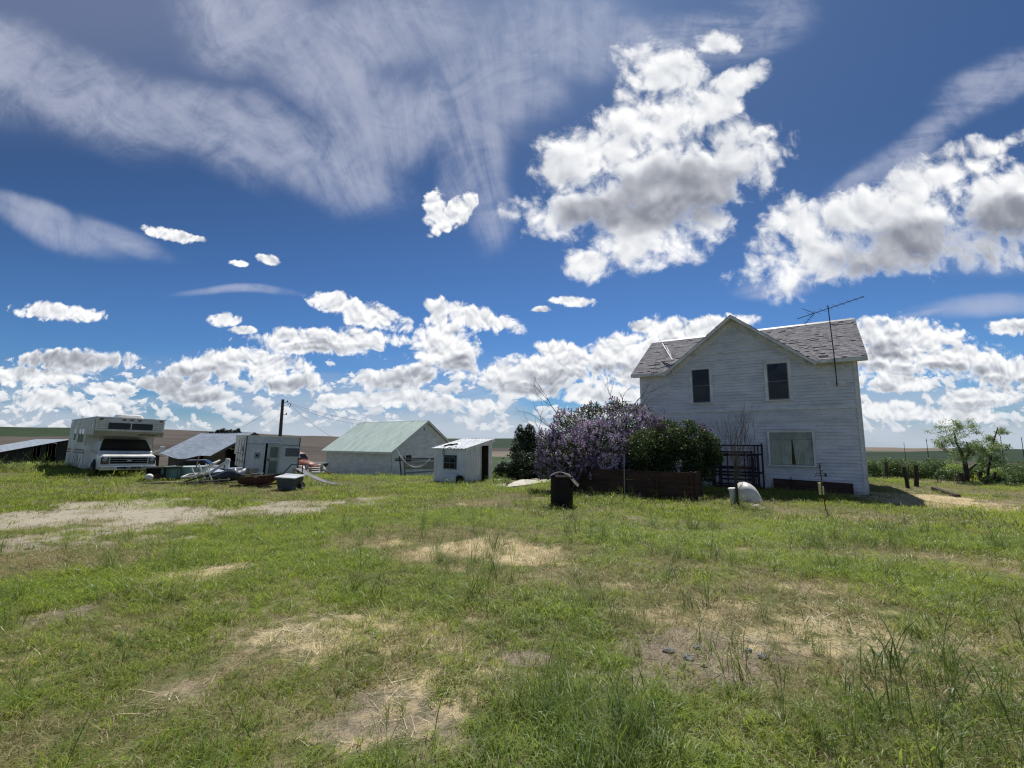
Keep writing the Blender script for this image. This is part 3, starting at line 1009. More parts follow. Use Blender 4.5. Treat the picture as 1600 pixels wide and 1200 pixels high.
def window(parent, T4, w, h, label=None, sash=True, glass=None, fw=.125, rows=2, cols=1, proud=.055, frame_mat=None, sill=True):
    """window part with sub-parts; T4 maps (s, out, z) with s to the right, out towards the viewer, origin at the lower left"""
    def bx(mb, s0, s1, o0, o1, z0, z1):
        pts = [T4 @ Vector((s, o, z)) for z in (z0, z1) for s, o in ((s0, o0), (s1, o0), (s1, o1), (s0, o1))]
        mb.add(pts, [(3, 2, 1, 0), (4, 5, 6, 7), (0, 1, 5, 4), (1, 2, 6, 5), (2, 3, 7, 6), (3, 0, 4, 7)])
    g = MB()
    bx(g, 0, w, .044, .048, 0, h)
    wo = g.build('window', glass or M_GLASS, parent)
    f = MB()
    bx(f, -fw, 0, 0, proud + .012, -.02, h + fw)
    bx(f, w, w + fw, 0, proud + .012, -.02, h + fw)
    bx(f, 0, w, 0, proud + .010, h, h + fw)
    bx(f, -fw - .03, w + fw + .03, 0, proud + .03, h + fw, h + fw + .03)
    f.build('frame', frame_mat or M_TRIM, wo)
    if sill:
        s = MB()
        bx(s, -fw - .04, w + fw + .04, 0, proud + .05, -.07, -.02)
        s.build('sill', frame_mat or M_TRIM, wo)
    if sash:
        k = MB()
        e = .035
        bx(k, 0, e, .049, .065, 0, h)
        bx(k, w - e, w, .049, .065, 0, h)
        bx(k, e, w - e, .049, .065, 0, e)
        bx(k, e, w - e, .049, .065, h - e, h)
        for i in range(1, rows):
            bx(k, e, w - e, .049, .07, h * i / rows - .02, h * i / rows + .02)
        for i in range(1, cols):
            bx(k, w * i / cols - .012, w * i / cols + .012, .049, .062, e, h - e)
        k.build('sash', M_SASH, wo)
    if label:
        wo['label'] = label
    return wo


def face_T(o, d):
    """(s, out, z) -> local coordinates for a wall starting at o running along d, outside on the right of d"""
    d = Vector((*d, 0)).normalized()
    n = Vector((d.y, -d.x, 0))
    return Matrix(((d.x, n.x, 0, o[0]), (d.y, n.y, 0, o[1]), (0, 0, 1, o[2]), (0, 0, 0, 1)))


# ---------------------------------------------------------------- the farmhouse
HX, HY, HZ = 14.4, 18.5, -.62
house = empty('farmhouse', (HX, HY, HZ), YAW, 'tall white clapboard two-storey farmhouse with steep front gable and patchy grey shingle roof', 'house')
WID, DEP, WT = 9.12, 7.4, 5.5                    # width, depth, wall height; local x runs -WID..0, facade at y = 0
GC, GH, GS, APEX = -4.6, 3.2, .80, 8.1           # front gable: centre, half width with overhang, slope, ridge
KEEP_OUT.append((HX - 4.56 * UX - 3.7 * UY, HY - 4.56 * UY + 3.7 * UX, 4.75, 3.85, YAW))

wb = MB()
gable_rng = lambda z: (0, WID) if z < WT else (WID + GC - max(APEX - .16 - z, 0) / GS, WID + GC + max(APEX - .16 - z, 0) / GS)
cut = lambda z: tuple(np.clip(gable_rng(z), 0, WID))
siding(wb, (-WID, 0), (0, 0), .12, 3.02, .142, cut, seed=1)
siding(wb, (-WID, 0), (0, 0), 3.60, 6.36, .142, cut, seed=2)
zr = lambda z: (0, DEP) if z < WT else ((z - WT) / .68, DEP - (z - WT) / .68)
siding(wb, (0, 0), (0, DEP), .12, APEX - .25, .142, zr, seed=3)
siding(wb, (-WID, DEP), (-WID, 0), .12, APEX - .25, .142, zr, seed=4)
siding(wb, (0, DEP), (-WID, DEP), .12, WT, .142, seed=5)
# solid core behind the boards
wb.span(-WID + .001, -.001, .001, DEP - .001, .1, WT - .02)
wb.prism([(-WID + .001, .3, WT - .02), (-WID + .001, DEP - .3, WT - .02), (-WID + .001, DEP / 2, APEX - .3)], (WID - .002, 0, 0))
wb.prism([(GC - 3.1, .002, WT - .02), (GC + 3.1, .002, WT - .02), (GC, .002, APEX - .18)], (0, 3.4, 0))
wb.build('wall', M_SIDING, house)


def scallops(mb, s0f, z0, z1, w=.135, e=.118):
    r = random.Random(9)
    z, k = z1 - e * 1.05, 0
    while z > z0 - e * .5:
        a, b = s0f(max(z + e * .6, z0))
        s = a + (w / 2 if k % 2 else 0)
        while s + w * .6 < b:
            o = .016 + r.uniform(0, .006)
            t, c = z + e * 1.15, s + w / 2
            pts = [(s + .004, -.003, min(t, z1))]
            for i in range(7):
                an = PI + PI * i / 6
                pts.append((c + (w / 2 - .005) * math.cos(an), -o, max(z + w * .42 + w * .42 * math.sin(an), z0 - .02)))
            pts.append((s + w - .004, -.003, min(t, z1)))
            mb.poly(*pts)
            s += w
        z -= e
        k += 1
    return mb


scallops(MB(), lambda z: (-WID + .12, -.12), 3.04, 3.52).build('scalloped_band', M_SIDING, house)
scallops(MB(), lambda z: (GC - (APEX - .2 - z) / GS, GC + (APEX - .2 - z) / GS), 6.42, APEX - .3).build('scalloped_gable', M_SIDING, house)
tb = MB()
tb.span(-WID - .02, .02, -.045, -.003, 3.525, 3.60)                      # belt between the storeys
tb.span(-WID - .01, .01, -.03, -.003, 3.005, 3.035)
tb.span(GC - 2.0, GC + 2.0, -.045, -.003, 6.355, 6.415)
tb.span(-WID - .02, .02, -.05, -.004, .0, .13)                          # skirt
tb.span(-1.0, -.02, -.075, -.051, -.10, .17)
tb.build('belt_trim', M_TRIM, house)
for x in (-.115, -WID):
    c = MB()
    c.span(x, x + .115, -.040, -.004, .13, WT - .03)
    c.build('corner_board', M_TRIM, house)
for x in (0, -WID):
    c = MB()
    c.span(x - .04 if x else .003, x - .003 if x else .04, -.040, .10, .13, WT - .03)
    c.build('corner_board', M_TRIM, house)

# roof: courses of shingles over dark felt; blown-off tabs leave dark holes
OV, RX0, RX1 = .42, -WID - .38, .36
MSL = (APEX - 5.60) / (DEP / 2 + OV)
M_SHING = shingle_mat('weathered grey shingles', rgb('64646a'), rgb('8b898d'), rgb('1d1c1d'))
VV, QQ, TT = [], [], []


def sq(pts, t):
    n = len(VV)
    VV.extend(pts)
    QQ.append((n, n + 1, n + 2, n + 3))
    TT.append(t)


def slope_shingles(org, along, up, L, H, keep, rowh=.135, tw=.165, miss=.05, seed=0):
    """half-tab shingles on the plane org + s*along + h*up"""
    r = random.Random(seed)
    org, along, up = Vector(org), Vector(along).normalized(), Vector(up).normalized()
    n = along.cross(up)
    rows = int(H / rowh) + 1
    for i in range(rows):
        off = r.uniform(0, .3)
        base_t = r.uniform(-.12, .12)
        s, k = -off, 0
        while s < L:
            a, b = max(s, 0), min(s + tw * r.choice((1, 1, 2)), L)
            s = b if b > s else s + tw
            if b - a < .02:
                continue
            h0, h1 = i * rowh, min((i + 1) * rowh + .02, H)
            if h1 <= h0 or not keep((a + b) / 2, h0):
                continue
            cl = float(fbm(np.array([a * .9 + seed]), np.array([h0 * .9 + seed]), 1.0, 2)[0])
            if r.random() < miss * (.35 + 4.5 * max(cl - .45, 0)):
                continue
            lift = r.uniform(.008, .02)
            g = .004
            p = [org + along * (a + g) + up * h0 + n * lift, org + along * (b - g) + up * h0 + n * lift, org + along * (b - g) + up * h1 + n * .003, org + along * (a + g) + up * h1 + n * .003]
            t = min(max(.5 + base_t + r.gauss(0, .22), 0), 1)
            sq(p, t)
            q = [org + along * (a + g) + up * h0, org + along * (b - g) + up * h0]
            sq([q[0], q[1], p[1], p[0]], t * .5)


SLH = math.hypot(DEP / 2 + OV, APEX - 5.60)
gz_at = lambda x: APEX - abs(x - GC) * GS
def keep_main(s, h):
    x = RX0 + s
    y = -OV + h * (DEP / 2 + OV) / SLH
    z = 5.60 + MSL * (y + OV)
    return gz_at(x) < z + .06 or abs(x - GC) > GH + .02
slope_shingles((RX0, -OV, 5.60), (1, 0, 0), (0, DEP / 2 + OV, APEX - 5.60), RX1 - RX0, SLH, keep_main, seed=3, miss=.13)
slope_shingles((RX1, DEP + OV, 5.60), (-1, 0, 0), (0, -(DEP / 2 + OV), APEX - 5.60), RX1 - RX0, SLH, lambda s, h: True, seed=8, rowh=.27, tw=.5)
GSL = math.hypot(GH, GH * GS)
for sg in (-1, 1):
    org = (GC + sg * GH, (3.7 if sg < 0 else -OV - .02), APEX - GH * GS)
    slope_shingles(org, (0, -sg * -1 if sg > 0 else -1, 0), (-sg * GH, 0, GH * GS), 3.7 + OV + .02, GSL, lambda s, h: True, seed=20 + sg, rowh=.27, tw=.4)
for y0, y1 in ((-OV, DEP / 2), (DEP + OV, DEP / 2)):                      # felt under the shingles
    if y0 < 0:
        for xa, xb in ((RX0, GC - GH), (GC + GH, RX1)):
            sq([(xa, y0, 5.598), (xb, y0, 5.598), (xb, y1, APEX - .002), (xa, y1, APEX - .002)], -1.)
        sq([(GC - GH, y0 + .5, 5.598 + MSL * .5), (GC + GH, y0 + .5, 5.598 + MSL * .5), (GC + GH, y1, APEX - .002), (GC - GH, y1, APEX - .002)], -1.)
    else:
        sq([(RX0, y0, 5.598), (RX1, y0, 5.598), (RX1, y1, APEX - .002), (RX0, y1, APEX - .002)], -1.)
for sg in (-1, 1):
    sq([(GC + sg * GH, -OV - .02, APEX - GH * GS - .002), (GC, -OV - .02, APEX - .002), (GC, 3.7, APEX - .002), (GC + sg * GH, 3.7, APEX - GH * GS - .002)], -1.)
roof = np_mesh('roof', np.array([tuple(p) for p in VV]), np.array(QQ), M_SHING, house, TT)
rc = MB()
for xa, xb in ((RX0, GC - .02), (GC + .02, RX1)):
    rc.prism([(xa, DEP / 2 - .15, APEX - .075), (xa, DEP / 2, APEX + .03), (xa, DEP / 2 + .15, APEX - .075), (xa, DEP / 2, APEX - .01)], (xb - xa, 0, 0))
rc.build('ridge_cap', M_DKSTEEL, roof)
# boxed eaves and rake boards
ev = MB()
for xa, xb in ((RX0, GC - GH + .05), (GC + GH - .05, RX1)):
    ev.span(xa, xb, -OV + .005, -.002, WT - .03, WT)
    ev.span(xa + .002, xb - .002, -OV - .015, -OV + .004, WT - .045, 5.594)
ev.span(RX0, RX1, DEP + .002, DEP + OV, WT - .03, WT)
for x in (RX0, RX1 - .03):
    for s in (0, 1):
        ya, yb = (-OV - .014, DEP / 2) if s == 0 else (DEP + OV, DEP / 2)
        ev.prism([(x, ya, 5.58), (x, yb, APEX - .02), (x, yb, APEX - .20), (x, ya, 5.42)], (.028, 0, 0))
ev.build('eave', M_TRIM, house)
for sg in (-1, 1):
    rk = MB()
    e0, e1 = GC + sg * (GH + .02), GC + sg * .001
    zf = lambda x, d: APEX - abs(x - GC) * GS - d
    rk.prism([(e0, -OV - .03, zf(e0, .012)), (e1, -OV - .03, zf(e1, .012)), (e1, -OV - .03, zf(e1, .17)), (e0, -OV - .03, zf(e0, .15))], (0, .034, 0))
    rk.prism([(e0, -OV + .006, zf(e0, .10)), (e1, -OV + .006, zf(e1, .10)), (e1, -OV + .006, zf(e1, .13)), (e0, -OV + .006, zf(e0, .13))], (0, OV - .01, 0))
    rk.prism([(e0 - sg * .35, -.045, zf(e0 - sg * .35, .135)), (e1, -.045, zf(e1, .135)), (e1, -.045, zf(e1, .42)), (e0 - sg * .35, -.045, zf(e0 - sg * .35, .36))], (0, .04, 0))
    rk.build('rake_board', M_TRIM, house)
for q in (((GC - GH - .05, -OV - .04, 5.60), (GC - GH - .3, -OV - .06, 5.50), (GC - GH - .62, -OV - .03, 5.57)), ((GC + GH - .05, -OV - .04, 5.56), (GC + GH + .2, -OV - .06, 5.47), (GC + GH + .5, -OV - .03, 5.56))):
    MB().tube(q, .032, 6).build('bent_flashing', M_TRIM, house)
# windows
for x0, note in ((-6.52, None), (-3.26, None)):
    window(house, face_T((x0, 0, 4.02), (1, 0)), .80, 1.63, note)
pw = window(house, face_T((-3.34, 0, 1.13), (1, 0)), 1.60, 1.40, 'wide picture window with drawn pale curtains', sash=False, glass=M_SEE, proud=.07, fw=.085)
pw.location = (0, -.06, 0)
cu = MB()
for a, b in ((-3.33, -2.50), (-2.49, -1.75)):
    n = 110
    top = [(a + (b - a) * i / n, -.066 - .013 * math.sin(i * .78 + 2 * math.sin(i * .13)), 2.52) for i in range(n + 1)]
    bot = [(a + (.08 * (1 - i / n) if a > -3 else 0) + (b - a) * i / n * (.94 if a < -3 else 1), -.066 - .017 * math.sin(i * .78 + 2 * math.sin(i * .13)), 1.14) for i in range(n + 1)]
    cu.add(top + bot, [(i, i + 1, i + n + 2, i + n + 1) for i in range(n)])
M_CURT = mat('pale green grey curtain', rgb('d3dad0'), .8, .1, 2)
cu.build('curtain', M_CURT, pw, smooth=True).location = (0, .06, 0)
va = MB()
va.span(-3.33, -1.75, -.092, -.088, 2.22, 2.525)
va.build('valance', mat('pale valance', rgb('b7beb6'), .8, .1, 2), pw).location = (0, .06, 0)
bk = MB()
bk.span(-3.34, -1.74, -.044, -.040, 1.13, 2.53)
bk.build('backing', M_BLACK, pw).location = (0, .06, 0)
for x0, x1, z0, z1 in ((-1.16, -.43, 5.20, 5.36), (-1.10, -.44, 4.52, 4.70)):
    q = MB()
    q.span(x0, x1, -.045, -.012, z0, z1)
    q.build('mounting_board', M_TRIM, house)

H = Matrix.Translation((HX, HY, HZ)) @ Matrix.Rotation(YAW, 4, 'Z')


def hp(x, y, z):
    return H @ Vector((x, y, z))


# panel and rack that lean on the house, aerials
pn = MB()
pn.prism([(-3.30, -.10, .0), (-.48, -.10, -.05), (-.48, -.09, .44), (-3.30, -.09, .52)], (0, -.035, 0))
o = pn.build('plank_panel', M_WOOD_DK)
o.matrix_world = H @ Matrix.Translation((0, -.06, 0))
tag(o, 'long low dark brown board panel against the foot of the farmhouse below the picture window', 'board panel')
st = MB()
st.tube([(0, 0, -.1), (0, 0, .62)], .022, 6)
o = st.build('stake', M_DKSTEEL)
o.matrix_world = H @ Matrix.Translation((-2.62, -.26, 0))
tag(o, 'short dark stake standing in front of the brown board panel by the farmhouse', 'stake')

M_RACK = mat('dark purple painted steel', rgb('2b2130'), .6, .2, 4, wear=rgb('4a3a3a'), wear_at=.64)
rack = empty('steel_rack', hp(-4.7, -.45, 0), YAW, 'dark purplish steel frames stacked upright against the farmhouse wall behind the bare sapling', 'steel rack')
for (x0, x1, z1, y, bars) in ((-.95, 1.05, 2.05, .0, (1.95, 1.55, .75, .10)), (-1.0, .86, 1.52, -.16, (1.5, .92, .62, .22)), (-.62, .66, 1.72, -.30, (1.66, 1.0, .45))):
    f = MB()
    for x in (x0, x1):
        f.beam((x, y, -.05), (x, y + .12, z1), .075, .07, (0, 1, 0))
    for x in (x0 + .28, x1 - .30, x1 - .16):
        f.beam((x, y + .02, .05), (x, y + .12, z1 - .1), .045, .04, (0, 1, 0))
    for z in bars:
        yy = y + .12 * z / z1
        f.beam((x0 + .038, yy, z), (x1 - .038, yy, z), .05, .075)
    f.build('frame', M_RACK, rack)

M_ALU = mat('weathered aluminium', rgb('9a9da2'), .45, .2, 8, metal=.6)


def aerial(parts_to, mast_h, boom_dir, boom_len, m_el, n_el=9, r=.011):
    b = MB()
    d = Vector(boom_dir).normalized()
    c = Vector((0, 0, mast_h))
    b.tube([c - d * boom_len * .52, c + d * boom_len * .48], r * 1.5, 6)
    b.build('boom', m_el, parts_to)
    e = MB()
    side = d.cross(Vector((0, 0, 1))).normalized()
    for i in range(n_el):
        t = .46 - i * .095
        l = .22 + .035 * i
        p = c + d * boom_len * t
        e.tube([p - side * l, p + side * l], r * .6, 5)
    for s in (-1, 1):                                                   # swept V arms behind the mast
        p = c - d * boom_len * .24
        q = p - d * .42 + Vector((0, 0, s * .34))
        e.tube([p, q], r * 1.2, 5)
        for k in (.35, .6, .85, 1.0):
            w = p.lerp(q, k)
            e.tube([w - side * .26, w + side * .26], r * .6, 5)
    e.build('elements', m_el, parts_to)


an = empty('roof_aerial', hp(-.72, -.10, 4.45), YAW, 'tall television aerial on a dark mast fixed to the right front corner of the farmhouse', 'aerial')
q = MB()
q.tube([(0, 0, 0), (-.02, -.38, 1.1), (-.09, -.42, 3.45)], .019, 8)
q.build('mast', M_DKSTEEL, an)
MB().beam((0, .02, .12), (0, -.1, .12), .05, .05).build('bracket', M_DKSTEEL, an)
MB().beam((-.02, .02, .85), (-.02, -.3, .85), .04, .04).build('bracket', M_DKSTEEL, an)
hd = empty('antenna_head', (-.09, -.42, 0), 0)
hd.parent = an
aerial(an, 3.42, (1, -.35, .17), 2.55, M_DKSTEEL)
bpy.data.objects.remove(hd)

fa_ = empty('fallen_aerial', hp(-7.75, .62, 6.32), YAW, 'broken white aerial lying on the left roof slope of the farmhouse beside the gable', 'aerial')
M_WHT = mat('white weathered metal', rgb('dddcd8'), .5, .1, 5)
q = MB()
q.tube([(.28, -.55, -.05), (-.55, .75, 1.15)], .04, 6)
q.tube([(.12, -.10, .25), (-.30, .55, .95)], .036, 6)
q.build('boom', M_WHT, fa_)
q = MB()
q.tube([(-.62, -.35, .05), (.30, .15, .42)], .03, 5)
q.tube([(-.35, .2, .55), (.12, .05, .45)], .024, 5)
q.tube([(.3, .1, .40), (.85, .35, .50)], .012, 5)
q.tube([(-.25, .25, .5), (-.15, .1, .85)], .014, 5)
q.build('elements', M_WHT, fa_)

# ---------------------------------------------------------------- outbuildings
M_MINT = mat('pale green roof sheet', rgb('b9c9c0'), .5, .12, .8, dark=rgb('a3b5ab'), wear=rgb('c9d2cc'), wear_at=.6, stretch=(2.5, .5, 1), metal=.1)
M_WSHEET = mat('white ribbed sheet metal', rgb('dfe1e3'), .45, .08, 1.5, dark=rgb('c6c9cd'), wear=rgb('a9aaab'), wear_at=.70, metal=.05)


def ribbed(mb, A, B, zb, zt, pitch=.23, deep=.022):
    """upright sheet from A to B with narrow raised ribs; zb, zt give bottom and top at a distance along"""
    A, B = Vector((*A, 0)), Vector((*B, 0))
    d = B - A
    L = d.length
    d /= L
    n = Vector((d.y, -d.x, 0))
    prof = []
    s = 0
    while s < L - pitch * .5:
        prof += [(s, 0), (s + pitch * .62, 0), (s + pitch * .72, deep), (s + pitch * .86, deep), (s + pitch * .96, 0)]
        s += pitch
    prof = [p for p in prof if p[0] < L] + [(L, 0)]
    lo = [A + d * a + n * o + Vector((0, 0, zb(a))) for a, o in prof]
    hi = [A + d * a + n * o + Vector((0, 0, zt(a))) for a, o in prof]
    k = len(prof)
    mb.add(lo + hi, [(i, i + 1, i + 1 + k, i + k) for i in range(k - 1)])


def ribbed_roof(mb, o, along, up, L, H, pitch=.3, deep=.02, thick=.012, sag=None):
    o, along, up = Vector(o), Vector(along).normalized(), Vector(up).normalized()
    n = along.cross(up)
    if n.z < 0:
        n = -n
    prof, s = [], 0
    while s < L - .01:
        prof += [(s, 0), (min(s + pitch * .7, L), 0), (min(s + pitch * .78, L), deep), (min(s + pitch * .9, L), deep), (min(s + pitch * .98, L), 0)]
        s += pitch
    prof.append((L, 0))
    m = 9
    rows = []
    for j in range(m):
        h = H * j / (m - 1)
        rows.append([o + along * a + up * h + n * q - Vector((0, 0, sag(a / L, j / (m - 1)) if sag else 0)) for a, q in prof])
    k = len(prof)
    vs = [p for r in rows for p in r]
    mb.add(vs, [(j * k + i, j * k + i + 1, (j + 1) * k + i + 1, (j + 1) * k + i) for j in range(m - 1) for i in range(k - 1)])


# white garage with the pale green roof: local x along the long eave (right corner at 0), y along the gable end
GA = Vector((-10.08, 38, -1.56))
gar = empty('garage', GA, YAW, 'white clapboard garage with pale mint green metal roof, beyond the small metal shed', 'garage')
GL, GW, GT = 9.1, 7.8, 2.24
GAP = 4.78
gs = (GAP - GT) / (GW / 2)
KEEP_OUT.append((GA.x - GL / 2 * UX - GW / 2 * UY, GA.y - GL / 2 * UY + GW / 2 * UX, GL / 2 + .1, GW / 2 + .1, YAW))
w = MB()
siding(w, (-GL, 0), (0, 0), -.2, GT, .15, seed=11, lip=.04)
gr = lambda z: (0, GW) if z < GT else ((z - GT) / gs, GW - (z - GT) / gs)
siding(w, (0, 0), (0, GW), -.2, GAP - .1, .15, gr, seed=12, lip=.04)
siding(w, (-GL, GW), (-GL, 0), -.2, GAP - .1, .125, gr, seed=13)
siding(w, (0, GW), (-GL, GW), -.2, GT, .125, seed=14)
w.span(-GL + .001, -.001, .001, GW - .001, -.3, GT - .01)
w.prism([(-GL + .002, .2, GT - .01), (-GL + .002, GW - .2, GT - .01), (-GL + .002, GW / 2, GAP - .12)], (GL - .004, 0, 0))
w.build('wall', M_GSIDING, gar)
gs_len = math.hypot(GW / 2 + .35, (GW / 2 + .35) * gs)
r = MB()
for sgn in (0, 1):
    o = (-GL - .35, -.35, GT - .35 * gs + .06) if sgn == 0 else (-GL - .35, GW + .35, GT - .35 * gs + .06)
    ribbed_roof(r, o, (1, 0, 0), (0, 1 if sgn == 0 else -1, gs), GL + .7, gs_len, .42, .016)
rf = r.build('roof', M_MINT, gar)
r = MB()
r.prism([(-GL - .36, GW / 2 - .16, GAP - .045), (-GL - .36, GW / 2, GAP + .085), (-GL - .36, GW / 2 + .16, GAP - .045), (-GL - .36, GW / 2, GAP + .065)], (GL + .72, 0, 0))
r.build('ridge_cap', M_MINT, rf)
for x in (.30, -GL - .34):
    k = MB()
    for s in (0, 1):
        y0 = -.36 if s == 0 else GW + .36
        k.prism([(x, y0, GT - .35 * gs + .05), (x, GW / 2, GAP + .05), (x, GW / 2, GAP - .12), (x, y0, GT - .35 * gs - .11)], (.035, 0, 0))
    k.build('rake_board', M_TRIM, gar)
k = MB()
k.span(-GL - .33, .29, -.355, -.325, GT - .35 * gs - .10, GT - .35 * gs + .045)
k.span(-GL - .30, .28, -.32, -.02, GT - .25, GT - .22)
k.build('fascia', M_TRIM, gar)
for a, b in (((-.11, -.062), (0.06, -.003)), ((.003, -.062), (.06, .10))):
    k = MB()
    k.span(a[0], b[0], a[1], b[1], -.2, GT - .26)
    k.build('corner_board', M_TRIM, gar)
window(gar, face_T((0, 1.50, .62), (0, 1)), .68, 1.15, None, rows=2, cols=2, fw=.11)
k = MB()
k.lathe([(0, .03), (.10, .03), (.10, .0)], 8, (0, 0, 0), 'x')
o = k.build('vent', M_DKSTEEL, gar)
o.location = (.012, GW / 2 - .2, GAP - .75)

# small white metal shed
SA = Vector((-2.35, 23.0, -.64))
shed = empty('metal_shed', SA, YAW, 'small white ribbed metal shed with mono-pitch roof and open dark doorway', 'shed')
SF, SS, SHF, SHB = 2.18, 2.25, 1.80, 2.24
KEEP_OUT.append((SA.x - SF / 2 * UX - SS / 2 * UY, SA.y - SF / 2 * UY + SS / 2 * UX, SF / 2 + .05, SS / 2 + .05, YAW))
zt = lambda y: SHF + (SHB - SHF) * y / SS
D0, D1, DH = 1.28, 1.92, 1.90
w = MB()
wx0, wx1, wz0, wz1 = -1.42, -.62, .72, 1.36
ribbed(w, (-SF, 0), (wx0, 0), lambda a: .04, lambda a: SHF)
ribbed(w, (wx0, 0), (wx1, 0), lambda a: .04, lambda a: wz0)
ribbed(w, (wx0, 0), (wx1, 0), lambda a: wz1, lambda a: SHF)
ribbed(w, (wx1, 0), (0, 0), lambda a: .04, lambda a: SHF)
ribbed(w, (0, 0), (0, D0), lambda a: .02, lambda a: zt(a))
ribbed(w, (0, D0), (0, D1), lambda a: DH, lambda a: zt(a + D0))
ribbed(w, (0, D1), (0, SS), lambda a: .02, lambda a: zt(a + D1))
ribbed(w, (0, SS), (-SF, SS), lambda a: .02, lambda a: SHB)
ribbed(w, (-SF, SS), (-SF, 0), lambda a: .02, lambda a: zt(SS - a))
w.build('wall', M_WSHEET, shed)
M_SHEDIN = mat('dim plywood inside', rgb('5e5144'), .9, .2, 3)
w = MB()
w.span(-SF + .05, -.05, .05, SS - .05, .0, .04)
w.span(-SF + .03, -SF + .05, .05, SS - .05, .04, 1.7)
w.span(-SF + .05, -.05, SS - .05, SS - .03, .04, 2.1)
w.build('inner_wall_or_shade', M_SHEDIN, shed)
r = MB()
ribbed_roof(r, (-SF - .10, -.14, SHF - .02), (1, 0, 0), (0, SS + .26, (SHB - SHF) * (SS + .26) / SS), SF + .22, math.hypot(SS + .26, .51), .24, .026)
rf = r.build('roof', mat('bare white roof sheet', rgb('dcdfe2'), .4, .06, 1.5, metal=.15, wear=rgb('b0aca6'), wear_at=.7), shed)
k = MB()
k.prism([(.10, -.13, SHF - .05), (.10, SS + .12, SHB + .0), (.10, SS + .12, SHB - .14), (.10, -.13, SHF - .16)], (.02, 0, 0))
k.build('fascia', M_TRIM, rf)
wo = window(shed, face_T((wx0, -.02, wz0), (1, 0)), wx1 - wx0, wz1 - wz0, None, cols=2, fw=.03, glass=M_GLASS, frame_mat=M_DKSTEEL, proud=.01, sill=False)
MB().span(-.02, .03, D0 - .05, D0 - .001, .02, DH).build('door_jamb', M_TRIM, shed)
MB().span(-.02, .03, D1 + .001, D1 + .05, .02, DH).build('door_jamb', M_TRIM, shed)
k = MB()
k.span(-.60, -.57, D0 + .02, D1 - .02, .05, DH - .03)
k.span(-.56, -.55, D0 + .05, D1 - .3, .4, 1.2)
k.build('door', M_WOOD_DK, shed)
k = MB()
k.span(-SF + .02, -.02, .02, .12, -.12, .035)
k.build('sill_beam', M_DKSTEEL, shed)
Hs = Matrix.Translation(SA) @ Matrix.Rotation(YAW, 4, 'Z')
k = MB()
k.tube([(0, 0, .20), (.0, -.02, .02), (-.03, -.02, -.04)], .022, 6)
k.tube([(.08 * math.cos(t), -.02, -.13 + .09 * math.sin(t)) for t in np.linspace(PI / 2, 2.4 * PI, 14)], .018, 6)
k.tube([(0, 0, .2), (.22, .25, .27), (.5, .5, .30)], .045, 6)
k.tube([(.1, .2, .26), (.42, .22, .25)], .05, 6)
o = k.build('iron_hook', M_DKSTEEL)
o.matrix_world = Hs @ Matrix.Translation((-1.32, -.17, SHF - .10))
tag(o, 'dark iron hook and chain lying over the front roof edge of the metal shed', 'hook')
k = MB()
k.lathe([(.10, -.08), (.24, -.08), (.26, -.03), (.26, .03), (.24, .08), (.10, .08), (.10, -.08)], 18, (0, 0, 0), 'y')
o = k.build('spare_tyre', mat('black rubber', (.018, .018, .019), .8, .2, 8))
o.matrix_world = Hs @ Matrix.Translation((-.26, -.13, .18))
tag(o, 'small black tyre leaning on the front corner of the metal shed', 'tyre')
k = MB()
k.box((0, 0, .24), (.95, .16, .46))
k.box((0, -.085, .24), (.84, .012, .38))
for i in range(5):
    k.box((0, -.095, .10 + i * .07), (.78, .012, .02))
o = k.build('heater_unit', M_WSHEET, bevel=.015)
o.matrix_world = Hs @ Matrix.Translation((-.92, -.16, .0))
tag(o, 'low white ribbed heater casing standing against the front of the metal shed', 'heater')

# racks of pipe before the garage gable
pk = empty('pipe_rack', hp(0, 0, 0), 0)
p0 = Vector((-8.4, 34.5, 0)); p0.z = hz(p0.x, p0.y)
pk.location, pk.rotation_euler = p0, (0, 0, math.radians(14))
tag(pk, 'rack of weathered steel pipes on leaning posts before the garage gable', 'pipe rack')
for x, l in ((.0, .16), (.28, .12), (2.75, 0.0)):
    k = MB()
    k.beam((x - l, 0, 1.62 if x < 1 else 1.75), (x + .05, .05, -.1), .10, .10, (0, 1, 0))
    k.build('post', M_WOOD_GR if x > .2 else M_DKSTEEL, pk)
for z0, z1, y, rr_ in ((1.42, 1.46, -.10, .05), (1.30, 1.34, .10, .045), (.36, .52, -.12, .05)):
    k = MB()
    k.tube([(-.5 if z0 > 1 else .2, y, z0), (3.3, y + .1, z1)], rr_, 7)
    k.build('pipe', M_STEEL if z0 < 1 else M_DKSTEEL, pk)
k = MB()
k.span(.3, 2.7, .02, .05, .62, 1.22)
k.build('wire_panel', M_STEEL, pk)
k = MB()
k.tube([(-.45 + 2.6 * t, -.22, 2.25 - 4.9 * t + 4.1 * t * t) for t in np.linspace(0, 1, 16)], .035, 7)
o = k.build('white_hose', M_TRIM)
o.matrix_world = pk.matrix_basis.copy()
tag(o, 'stiff white hose sagging in a curve over the pipe rack', 'hose')

